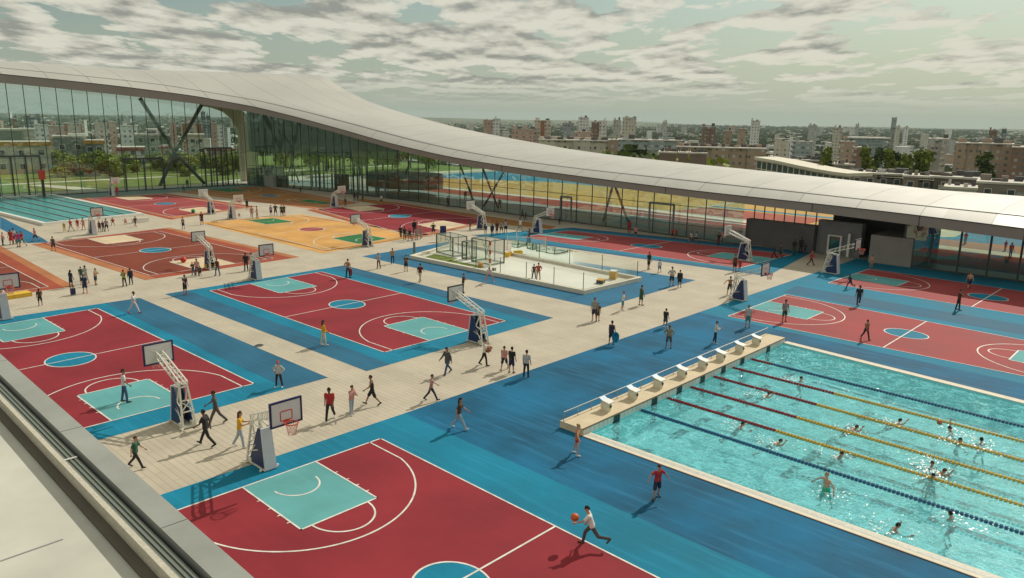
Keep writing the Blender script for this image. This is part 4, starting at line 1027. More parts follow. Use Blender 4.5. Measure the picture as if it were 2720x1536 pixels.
crate('equipment_box', 'small orange box at the foot of the taller cage', 'box', G(px('T7', 1318, 1200)), .1, (.5, .4, .4), (.75, .35, .03))
crate('equipment_box', 'bright yellow box behind the base of the brown court hoop', 'box', G(px('T6', 290, 1205)), .01, (1.1, .8, .45), (.66, .44, .03))
crate('equipment_box', 'flat yellow box on the corner of the leftmost brown court, behind the edge hoop', 'box', G(px('U2', 130, 250)), .01, (2.6, 1.2, .3), (.66, .42, .04), rz=0.1)
crate('rink_sign', 'small dark framed box on the near edge of the rink beside the stretching child', 'box', G(px('T7', 1490, 1250)), .1, (.45, .3, .35), (.12, .10, .08), (.7, .68, .6))
def ball(label, p, r, col, z=None, cat='ball'):
    b = MB().ball((0, 0, 0), r, 18, 12); o = b.build('ball', mat('ball_skin', col, .5, .1), None, (p[0], p[1], r+.01 if z is None else z), smooth=True)
    s = MB(); s.ring((0, 0, 0), r, r*.035, 24, 4); s2 = s.build('seam', M_BLK, o); return tag(o, label, cat)
ball('green ball resting on the cream key of the rose court', G(px('T6', 65, 505)), .33, (.02, .30, .04))
ball('red ball lying on the cream key of the brown court', G(px('U3', 165, 200)), .33, (.55, .03, .02))
case = thing('suitcase', 'small navy wheeled suitcase standing beside the group near the brown court', 'suitcase', (*G(px('U2', 690, 225)), 0)); MB().box(-.2, .2, -.13, .13, .06, .62).build('shell', M_NAVY, case)
MB().bar((-.1, .1, .6), (-.1, .1, .98), .02).bar((.1, .1, .6), (.1, .1, .98), .02).bar((-.1, .1, .98), (.1, .1, .98), .03).build('handle', M_DARK, case)
for x in (-.16, .16): MB().tube((x-.02, 0, .05), (x+.02, 0, .05), .05).build('wheel', M_BLK, case)
bench = thing('pool_bench', 'white pool-side bench block against the raised back pool rim', 'bench', (*G(px('T5', 1780, 625)), 0)); bench.rotation_euler.z = 0
MB().box(-1.2, 1.2, -.3, .3, .0, .62).build('body', M_WHITE, bench); MB().box(-1.22, 1.22, -.32, .32, .62, .68).build('seat', M_CREAM, bench)
sb2 = thing('float_board', 'yellow and red marker panel in the hall glass above the back pool corner', 'sign', (56.5*K, 205*K, 0)); MB().box(-.6, .6, -.05, .05, 3.4, 5.2).build('panel', mat('red_sign', (.55, .06, .04), .6), sb2); MB().box(-.25, .25, -.06, .06, 0, 3.4).build('post', M_DARK, sb2)
# ------------------------------------------------------------------ the camera's own roof edge
led = thing('roof_parapet', 'broad grey parapet with a grooved gutter along the near left rooftop', 'parapet')
zl = 15.6*K; kk = 1/(20.2126-18.5)*(20.2126-15.6)
Xo, Xg0, Xg1, Xc0, Xc1, Xr = [x*kk*K for x in (1.166, 1.054, 1.046, .974, .949, .907)]
Y0, Y1 = -6, 40
MB().box(Xg0, Xo, Y0, Y1, zl-.9, zl).build('coping', mat('grey_coping', (.30, .315, .285), .6, .14, .9), led)
g_ = MB(); n = 8
for k in range(6):
    xa_, xb_ = Xc0+(Xg1-.02-Xc0)*k/6, Xc0+(Xg1-.02-Xc0)*(k+1)/6; z_ = zl-.05-(.012 if k % 2 else 0)
    g_.box(xa_+.002, xb_-.002, Y0, Y1, z_-.05, z_, 0)
g_.box(Xc0, Xg0, Y0, Y1, zl-.9, zl-.11, 1)
for y_ in (3.2, 5.9, 9.2, 14): g_.box(Xc0, Xg1-.03, y_, y_+.03, zl-.049, zl-.04, 2)
g_.build('gutter', [mat('gutter_green', (.16, .185, .155), .5, .12, 1, stretch=(1, .1, 1)), M_BLK, M_LINE], led)
MB().box(Xc1, Xc0-.003, Y0, Y1, zl-.9, zl-.03).build('inner_kerb', mat('kerb_cream', (.50, .47, .38), .8, .15, 30), led)
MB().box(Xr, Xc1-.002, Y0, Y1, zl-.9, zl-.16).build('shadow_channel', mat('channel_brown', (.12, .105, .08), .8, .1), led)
own = thing('near_building', 'pale flat rooftop of the near building in the bottom left corner', 'building')
rf = MB(); rf.box(-30, Xr-.002, Y0, Y1, zl-.6, zl-.20); rf.build('roof_membrane', mat('pale_membrane', (.52, .52, .45), .7, .12, .8), own)
rs = MB()
for y_ in (2.75, 7.7, 11.5): rs.bar((Xr-.3, y_, zl-.196), (-28, y_-1.0, zl-.196), .014, .008)
rs.build('membrane_seam', M_GREY, own)
MB().box(-30, Xg0-.1, Y0, Y1, 0, zl-.61).build('wall', M_CREAM, own)
cj = MB()
for y_ in (2.2, 4.3, 6.9, 10, 13.6, 18): cj.box(Xg0+.002, Xo-.002, y_, y_+.006, zl+.0005, zl+.0025)
cj.build('coping_joint', M_DARK, led)
led.rotation_euler.z = own.rotation_euler.z = -.0253
# ------------------------------------------------------------------ people
def capsule(mb, p, q, r0, r1, n=10, mi=0):
    p = Vector(p); q = Vector(q); d = q-p; L = d.length
    d = d.normalized() if L > 1e-5 else Vector((0, 0, 1)); u_ = Vector((0, 0, 1)) if abs(d.z) < .9 else Vector((1, 0, 0))
    a = d.cross(u_).normalized(); b = a.cross(d); rings = []
    for t in (-80, -50, -20): rings.append((p+d*(math.sin(rad(t))*r0), r0*math.cos(rad(t))))
    for t in (20, 50, 80): rings.append((q+d*(math.sin(rad(t))*r1), r1*math.cos(rad(t))))
    v = []; f = []
    for c, r in rings:
        for i in range(n): t = 2*math.pi*i/n; v.append(c+a*math.cos(t)*r+b*math.sin(t)*r)
    for j in range(len(rings)-1):
        for i in range(n): f.append((j*n+i, (j+1)*n+i, (j+1)*n+(i+1) % n, j*n+(i+1) % n))
    f.append(tuple(range(n))); f.append(tuple(range(len(v)-1, len(v)-n-1, -1)))
    mb.add(v, f, mi)
def fuse(mb, name, voxel, smooth=3, extra=None, mats=1):
    """melt overlapping volumes into one continuous skin"""
    me = mb.mesh(name); o = bpy.data.objects.new(name, me); COL.objects.link(o)
    r = o.modifiers.new('r', 'REMESH'); r.mode = 'VOXEL'; r.voxel_size = voxel; r.use_smooth_shade = True
    s = o.modifiers.new('s', 'SMOOTH'); s.factor = .5; s.iterations = smooth
    dg = bpy.context.evaluated_depsgraph_get(); ev = o.evaluated_get(dg); out = bpy.data.meshes.new_from_object(ev)
    bpy.data.objects.remove(o); bpy.data.meshes.remove(me)
    if extra and extra.v:
        nv = len(out.vertices); vs = np.empty(nv*3); out.vertices.foreach_get('co', vs); fs = [tuple(p.vertices) for p in out.polygons]; mi = [0]*len(fs)
        v2 = [tuple(x) for x in vs.reshape(-1, 3)]+extra.v; f2 = fs+[tuple(nv+i for i in q) for q in extra.f]; mi += extra.m
        out2 = bpy.data.meshes.new(name); out2.from_pydata(v2, [], f2); bpy.data.meshes.remove(out); out = out2
        out.polygons.foreach_set('material_index', mi); out.polygons.foreach_set('use_smooth', [True]*len(f2))
    for _ in range(mats): out.materials.append(None)
    out.name = name; return out
M_EYE = mat('dark_eye', (.02, .015, .012), .4, 0)
def joints(P):
    """P: legs [(swing, knee, out)]*2 (right, left), arms [(swing, out, elbow, inward)]*2, lean, turn (head), twist"""
    J = {}; S = (1, -1)
    lean = rad(P.get('lean', 3))
    def leg(s, swing, knee, out):
        h = Vector((s*.088, 0, 0)); sw, kn, ou = rad(swing), rad(knee), rad(out)
        d = Vector((s*math.sin(ou), math.sin(sw)*math.cos(ou), -math.cos(sw)*math.cos(ou))); k = h+d*.425
        sh = sw-kn; d2 = Vector((s*math.sin(ou)*.6, math.sin(sh), -math.cos(sh))).normalized(); a = k+d2*.42
        fa = max(sh, -1.2)*.75; fd = Vector((s*.16, math.cos(fa), math.sin(fa))).normalized(); t = a+fd*.165+Vector((0, 0, -.045)); hl = a-fd*.035+Vector((0, 0, -.04))
        return h, k, a, t, hl
    for i in (0, 1): J['leg%d' % i] = leg(S[i], *P['legs'][i])
    low = min(min(J['leg%d' % i][2].z-.055, J['leg%d' % i][3].z-.03) for i in (0, 1))
    if P.get('pz') is not None: low = -P['pz']
    off = Vector((0, 0, -low)); 
    for i in (0, 1): J['leg%d' % i] = [v+off for v in J['leg%d' % i]]
    J['pel'] = off.copy()
    up = Vector((0, math.sin(lean), math.cos(lean))); J['up'] = up; fwd = Vector((0, math.cos(lean), -math.sin(lean)))
    J['waist'] = off+up*.17; J['chest'] = off+up*.38; J['neck'] = off+up*.53
    tw = rad(P.get('twist', 0)); rt = Vector((math.cos(tw), math.sin(tw), 0))
    hl = rad(P.get('head', 0)); hup = (up*math.cos(hl*0)+Vector((0, 0, 1))*P.get('hv', .6)).normalized()
    J['head'] = J['neck']+hup*.175+Vector((0, .02, 0)); J['hup'] = hup
    ht = rad(P.get('turn', 0)); J['hf'] = Vector((math.sin(ht), math.cos(ht), -P.get('nod', .1))).normalized()
    for i in (0, 1):
        s = S[i]; sw, ou, el, inn = [rad(x) for x in P['arms'][i]]; sh = off+up*.475+rt*s*.185; sw += lean*.5
        d = (fwd*math.sin(sw)*math.cos(ou)+rt*s*math.sin(ou)-Vector((0, 0, 1))*math.cos(sw)*math.cos(ou)).normalized(); e = sh+d*.285
        s2 = sw+el; d2 = (Vector((0, 1, 0))*math.sin(s2)*math.cos(ou*.6)+rt*s*(math.sin(ou*.6)-math.sin(inn)*1.2)-Vector((0, 0, 1))*math.cos(s2)*math.cos(ou*.6)).normalized(); w = e+d2*.25
        J['arm%d' % i] = [sh, e, w, w+d2*.09, d2, rt*s]
    return J
def body_mesh(J, key):
    b = MB(); pel, up = J['pel'], J['up']
    for s in (1, -1):
        x = Vector((s, 0, 0))
        capsule(b, pel+x*.075, J['waist']+x*.062, .098, .085); capsule(b, J['waist']+x*.062, J['chest']+x*.085, .085, .098)
        capsule(b, J['chest']+x*.085, J['arm%d' % (0 if s == 1 else 1)][0]-x*.03, .095, .062)
    capsule(b, J['chest'], J['neck']-up*.03, .095, .065); capsule(b, pel, J['waist'], .10, .09)
    capsule(b, J['neck']-up*.03, J['head']-J['hup']*.05, .055, .052)
    hd, hf = J['head'], J['hf']
    capsule(b, hd-J['hup']*.035+hf*.012, hd+J['hup']*.035-hf*.008, .078, .092, 14)
    capsule(b, hd-J['hup']*.085+hf*.04, hd-J['hup']*.05+hf*.045, .035, .05)
    for i in (0, 1):
        h, k, a, t, hl = J['leg%d' % i]; capsule(b, h, k, .088, .055); capsule(b, k, k.lerp(a, .35), .055, .058); capsule(b, k.lerp(a, .35), a, .056, .036)
        capsule(b, hl, t, .036, .03); capsule(b, a, hl, .036, .036)
        sh, e, w, hnd, d2, _ = J['arm%d' % i]; capsule(b, sh, e, .053, .041); capsule(b, e, e.lerp(w, .3), .041, .042); capsule(b, e.lerp(w, .3), w, .041, .027)
        capsule(b, w, w+d2*.075, .028, .036)
    x = MB()
    # face: nose, eyes, mouth, ears
    sd = hf.cross(J['hup']).normalized(); hu = J['hup']
    x.tube(hd+hf*.085+hu*.02, hd+hf*.112-hu*.018, .010, .016, 6, 0)
    for s in (-1, 1):
        x.ball(hd+hf*.082+hu*.018+sd*s*.033, .012, 6, 4, 1); x.tube(hd+sd*s*.078-hf*.01-hu*.02, hd+sd*s*.092-hf*.015+hu*.025, .014, .018, 6, 0)
    x.tube(hd+hf*.083-hu*.05-sd*.024, hd+hf*.083-hu*.05+sd*.024, .008, n=5, mi=1)
    # fingers and thumb, rooted in the palm, slightly curled
    for i in (0, 1):
        sh, e, w, hnd, d2, rt = J['arm%d' % i]; pr = d2.cross(rt).normalized(); ac = pr.cross(d2).normalized()
        for k, L in enumerate((.055, .068, .072, .066)):
            o = w+d2*.085+pr*(-.030+.020*k); m_ = o+d2*L*.6+ac*-.006; x.tube(o, m_, .010, .009, 5); x.tube(m_, m_+d2*L*.4-ac*.022, .009, .006, 5)
        o = w+d2*.04+pr*-.036; x.tube(o, o+d2*.035-pr*.03, .012, .010, 5); x.tube(o+d2*.035-pr*.03, o+d2*.065-pr*.036, .010, .007, 5)
    return fuse(b, 'body_'+key, .019, 2, x, 2)
def top_mesh(J, key, kind):
    b = MB(); pel, up = J['pel'], J['up']; g = .016
    for s in (1, -1):
        x = Vector((s, 0, 0)); lo = pel+x*.075+up*.0
        capsule(b, lo+up*.04, J['waist']+x*.06, .098+g+.008, .088+g); capsule(b, J['waist']+x*.06, J['chest']+x*.085, .088+g, .10+g)
        capsule(b, J['chest']+x*.085, J['arm%d' % (0 if s == 1 else 1)][0]-x*(.03 if kind != 'v' else .07), .097+g, .064+g if kind != 'v' else .05+g)
    capsule(b, J['chest'], J['neck']-up*.07, .097+g, .06+g)
    for i in (0, 1):
        sh, e, w = J['arm%d' % i][:3]
        if kind in 'td': capsule(b, sh, sh.lerp(e, .62), .056+g, .054+g)
        if kind in 'lj': capsule(b, sh, e, .056+g, .046+g); capsule(b, e, e.lerp(w, .86), .047+g, .034+g)
    if kind in 'dj':
        capsule(b, pel+up*.05, pel-Vector((0, 0, .10)), .15, .17 if kind == 'j' else .18)
    if kind == 'd':
        k = (J['leg0'][1]+J['leg1'][1])/2; n = 14; a = pel; v = []
        for c, r in ((a, .16), (k, .25)):
            for i in range(n): t = 2*math.pi*i/n; v.append((c.x+r*math.cos(t), c.y+r*.9*math.sin(t), c.z))
        b.add(v, [(i, (i+1) % n, n+(i+1) % n, n+i)[::-1] for i in range(n)]+[tuple(range(n)), tuple(range(2*n-1, n-1, -1))])
    return fuse(b, 'top_'+key, .024, 1)
def bottom_mesh(J, key, kind):
    b = MB(); pel, up = J['pel'], J['up']; g = .013
    for s in (1, -1):
        x = Vector((s, 0, 0)); capsule(b, pel+x*.07-up*.01, pel+x*.072+up*.07, .10+g, .096+g)
    for i in (0, 1):
        h, k, a = J['leg%d' % i][:3]
        if kind == 'p': capsule(b, h, k, .09+g, .06+g); capsule(b, k, a.lerp(k, .04), .06+g, .05+g)
        elif kind == 's': capsule(b, h, h.lerp(k, .86), .092+g, .088+g)
        elif kind == 'b': capsule(b, h, h.lerp(k, .25), .092+g, .088+g)
    return fuse(b, 'bottom_'+key, .022, 1)
def shoe_mesh(J, key):
    b = MB()
    for i in (0, 1):
        h, k, a, t, hl = J['leg%d' % i]; capsule(b, hl, t, .048, .040); capsule(b, a.lerp(hl, .3), hl, .044, .046)
    return fuse(b, 'shoes_'+key, .02, 1)
def hair_mesh(J, key, kind):
    b = MB(); hd, hf, hu = J['head'], J['hf'], J['hup']
    capsule(b, hd-hf*.028+hu*.028, hd-hf*.005+hu*.055, .092, .088, 14)
    if kind == 'long': capsule(b, hd-hf*.06, hd-hf*.085-Vector((0, 0, .20)), .075, .06); capsule(b, hd-hf*.07-Vector((0, 0, .1)), hd-hf*.09-Vector((0, 0, .30)), .07, .04)
    if kind == 'bun': b.ball(hd-hf*.09+hu*.09, .05)
    if kind == 'cap': b.tube(hd+hf*.05+hu*.045, hd+hf*.15+hu*.035, .075, .055, 10)
    return fuse(b, 'hair_'+key, .02, 1)
L0 = [(4, 4, 3), (-3, 4, 4)]
POSES = {
 'stand':  dict(legs=L0, arms=[(4, 8, 14, 0), (2, 8, 16, 0)], lean=2),
 'stand2': dict(legs=[(10, 8, 7), (-8, 3, 5)], arms=[(12, 12, 30, 10), (-6, 12, 20, 0)], lean=1, turn=20),
 'phone':  dict(legs=[(3, 4, 4), (-6, 6, 5)], arms=[(22, 8, 95, 30), (18, 8, 88, 34)], lean=4, nod=.45),
 'hips':   dict(legs=[(4, 4, 8), (-4, 4, 8)], arms=[(-18, 38, 62, 62), (-18, 38, 62, 62)], lean=0, turn=-15),
 'point':  dict(legs=[(5, 4, 6), (-5, 4, 6)], arms=[(52, 18, 10, 0), (0, 8, 14, 0)], lean=3, turn=10),
 'walk':   dict(legs=[(28, 6, 2), (-20, 22, 2)], arms=[(-24, 9, 18, 0), (24, 9, 32, 6)], lean=5),
 'walk2':  dict(legs=[(-22, 20, 2), (25, 5, 2)], arms=[(26, 9, 30, 6), (-22, 9, 16, 0)], lean=4, turn=-12),
 'run':    dict(legs=[(38, 22, 3), (-26, 55, 4)], arms=[(-32, 20, 62, 10), (34, 22, 70, 14)], lean=12),
 'dribble': dict(legs=[(36, 26, 6), (-34, 52, 8)], arms=[(-22, 16, 40, 4), (66, 26, 14, -8)], lean=18, turn=-10),
 'balance': dict(legs=[(12, 14, 12), (-10, 10, 10)], arms=[(12, 62, 18, 0), (-12, 48, 30, 0)], lean=5),
 'carry':  dict(legs=[(16, 10, 4), (-16, 14, 4)], arms=[(22, 10, 74, 18), (18, 12, 76, 16)], lean=4),
 'crouch': dict(legs=[(88, 118, 10), (82, 120, 12)], arms=[(52, 10, 28, 8), (48, 10, 34, 8)], lean=26),
 'sit':    dict(legs=[(86, 84, 8), (82, 80, 8)], arms=[(24, 10, 50, 12), (28, 10, 44, 12)], lean=10),
 'stretch': dict(legs=[(8, 2, 26), (-8, 2, 26)], arms=[(60, 14, 10, 10), (52, 14, 12, 10)], lean=48, hv=.2),
 'swim_crawl': dict(legs=[(-62, 10, 6), (-48, 12, 6)], arms=[(112, 22, 8, 0), (-20, 52, 12, 0)], lean=60, hv=1.1, pz=0),
 'swim_reach': dict(legs=[(-56, 22, 8), (-40, 14, 8)], arms=[(88, 34, 10, 0), (84, 46, 12, 0)], lean=36, hv=.9, pz=0),
 'swim_tread': dict(legs=[(30, 50, 14), (24, 60, 14)], arms=[(46, 58, 32, 0), (36, 52, 44, 0)], lean=10, pz=0, turn=20),
 'swim_throw': dict(legs=[(-40, 20, 12), (-50, 14, 12)], arms=[(150, 24, 18, 0), (40, 50, 30, 0)], lean=24, pz=0),
}
ME = {}
def get(pose, part, kind=''):
    k = (pose, part, kind)
    if k not in ME:
        j = JN.setdefault(pose, joints(POSES[pose])); s = pose+kind
        ME[k] = {'body': lambda: body_mesh(j, s), 'top': lambda: top_mesh(j, s, kind), 'bottom': lambda: bottom_mesh(j, s, kind), 'shoes': lambda: shoe_mesh(j, s), 'hair': lambda: hair_mesh(j, s, kind)}[part]()
    return ME[k]
JN = {}; CM = {}
def cloth(c, rough=.85):
    if c not in CM: CM[c] = mat('cloth_%s' % c if isinstance(c, str) else 'cloth', PAL[c], rough, .12, 14)
    return CM[c]
PAL = dict(black=(.018, .018, .02), navy=(.02, .03, .065), white=(.62, .60, .57), grey=(.25, .25, .25), lgrey=(.42, .42, .41), dgrey=(.07, .07, .075), red=(.38, .025, .03), maroon=(.10, .025, .02),
           pink=(.52, .25, .24), yellow=(.60, .33, .02), orange=(.50, .16, .04), green=(.02, .09, .055), lime=(.30, .36, .06), jeans=(.05, .09, .17), ljeans=(.30, .36, .42), tan=(.36, .24, .15), brown=(.08, .05, .03),
           teal=(.05, .22, .24), blue=(.03, .12, .30), lilac=(.36, .28, .36), magenta=(.40, .05, .22), khaki=(.26, .22, .14), cream=(.58, .52, .38), bgreen=(.02, .42, .26),
           sk1=(.42, .22, .14), sk2=(.28, .13, .075), sk3=(.12, .055, .03), sk4=(.50, .28, .19), hb=(.015, .011, .009), hbr=(.07, .03, .015), hbl=(.36, .22, .09), hgr=(.20, .18, .16), hred=(.20, .06, .02), capred=(.45, .03, .03), capgreen=(.06, .12, .05))
HAIR = {'b': ('hb', 'short'), 'B': ('hb', 'long'), 'n': ('hbr', 'short'), 'N': ('hbr', 'long'), 'y': ('hbl', 'short'), 'Y': ('hbl', 'bun'), 'g': ('hgr', 'short'), 'r': ('hred', 'short'), 'C': ('capred', 'cap'), 'G': ('capgreen', 'cap'), 'u': ('hb', 'bun'), 'W': ('white', 'cap')}
def person(loc, scale, heading, pose, hair, skin, topk, topc, botk, botc, shoe, label, group=None):
    def mk(nm, me, mt, par=None):
        o = bpy.data.objects.new(nm, me); COL.objects.link(o)
        if par: o.parent = par
        o.material_slots[0].link = 'OBJECT'; o.material_slots[0].material = mt; return o
    b = mk('person', get(pose, 'body'), cloth(skin, .55)); b.material_slots[1].link = 'OBJECT'; b.material_slots[1].material = M_EYE
    b.location = loc; b.scale = (scale,)*3; b.rotation_euler.z = -(YAW+rad(heading)) if heading is not None else 0
    hc, hk = HAIR[hair]; mk('cap' if hk == 'cap' else 'hair', get(pose, 'hair', hk), cloth(hc), b)
    if topk != 'n': mk({'t': 'shirt', 'v': 'vest', 'l': 'sweater', 'd': 'dress', 'j': 'jacket'}[topk], get(pose, 'top', topk), cloth(topc), b)
    if botk != 'n': mk({'p': 'trousers', 's': 'shorts', 'b': 'trunks'}[botk], get(pose, 'bottom', botk), cloth(botc), b)
    if shoe: mk('shoes', get(pose, 'shoes'), cloth(shoe), b)
    tag(b, label, 'person', group); return b
def standing_height(pose):
    me = get(pose, 'body')
    if 'h' not in me: me['h'] = max(v.co.z for v in me.vertices)+.02
    return me['h']
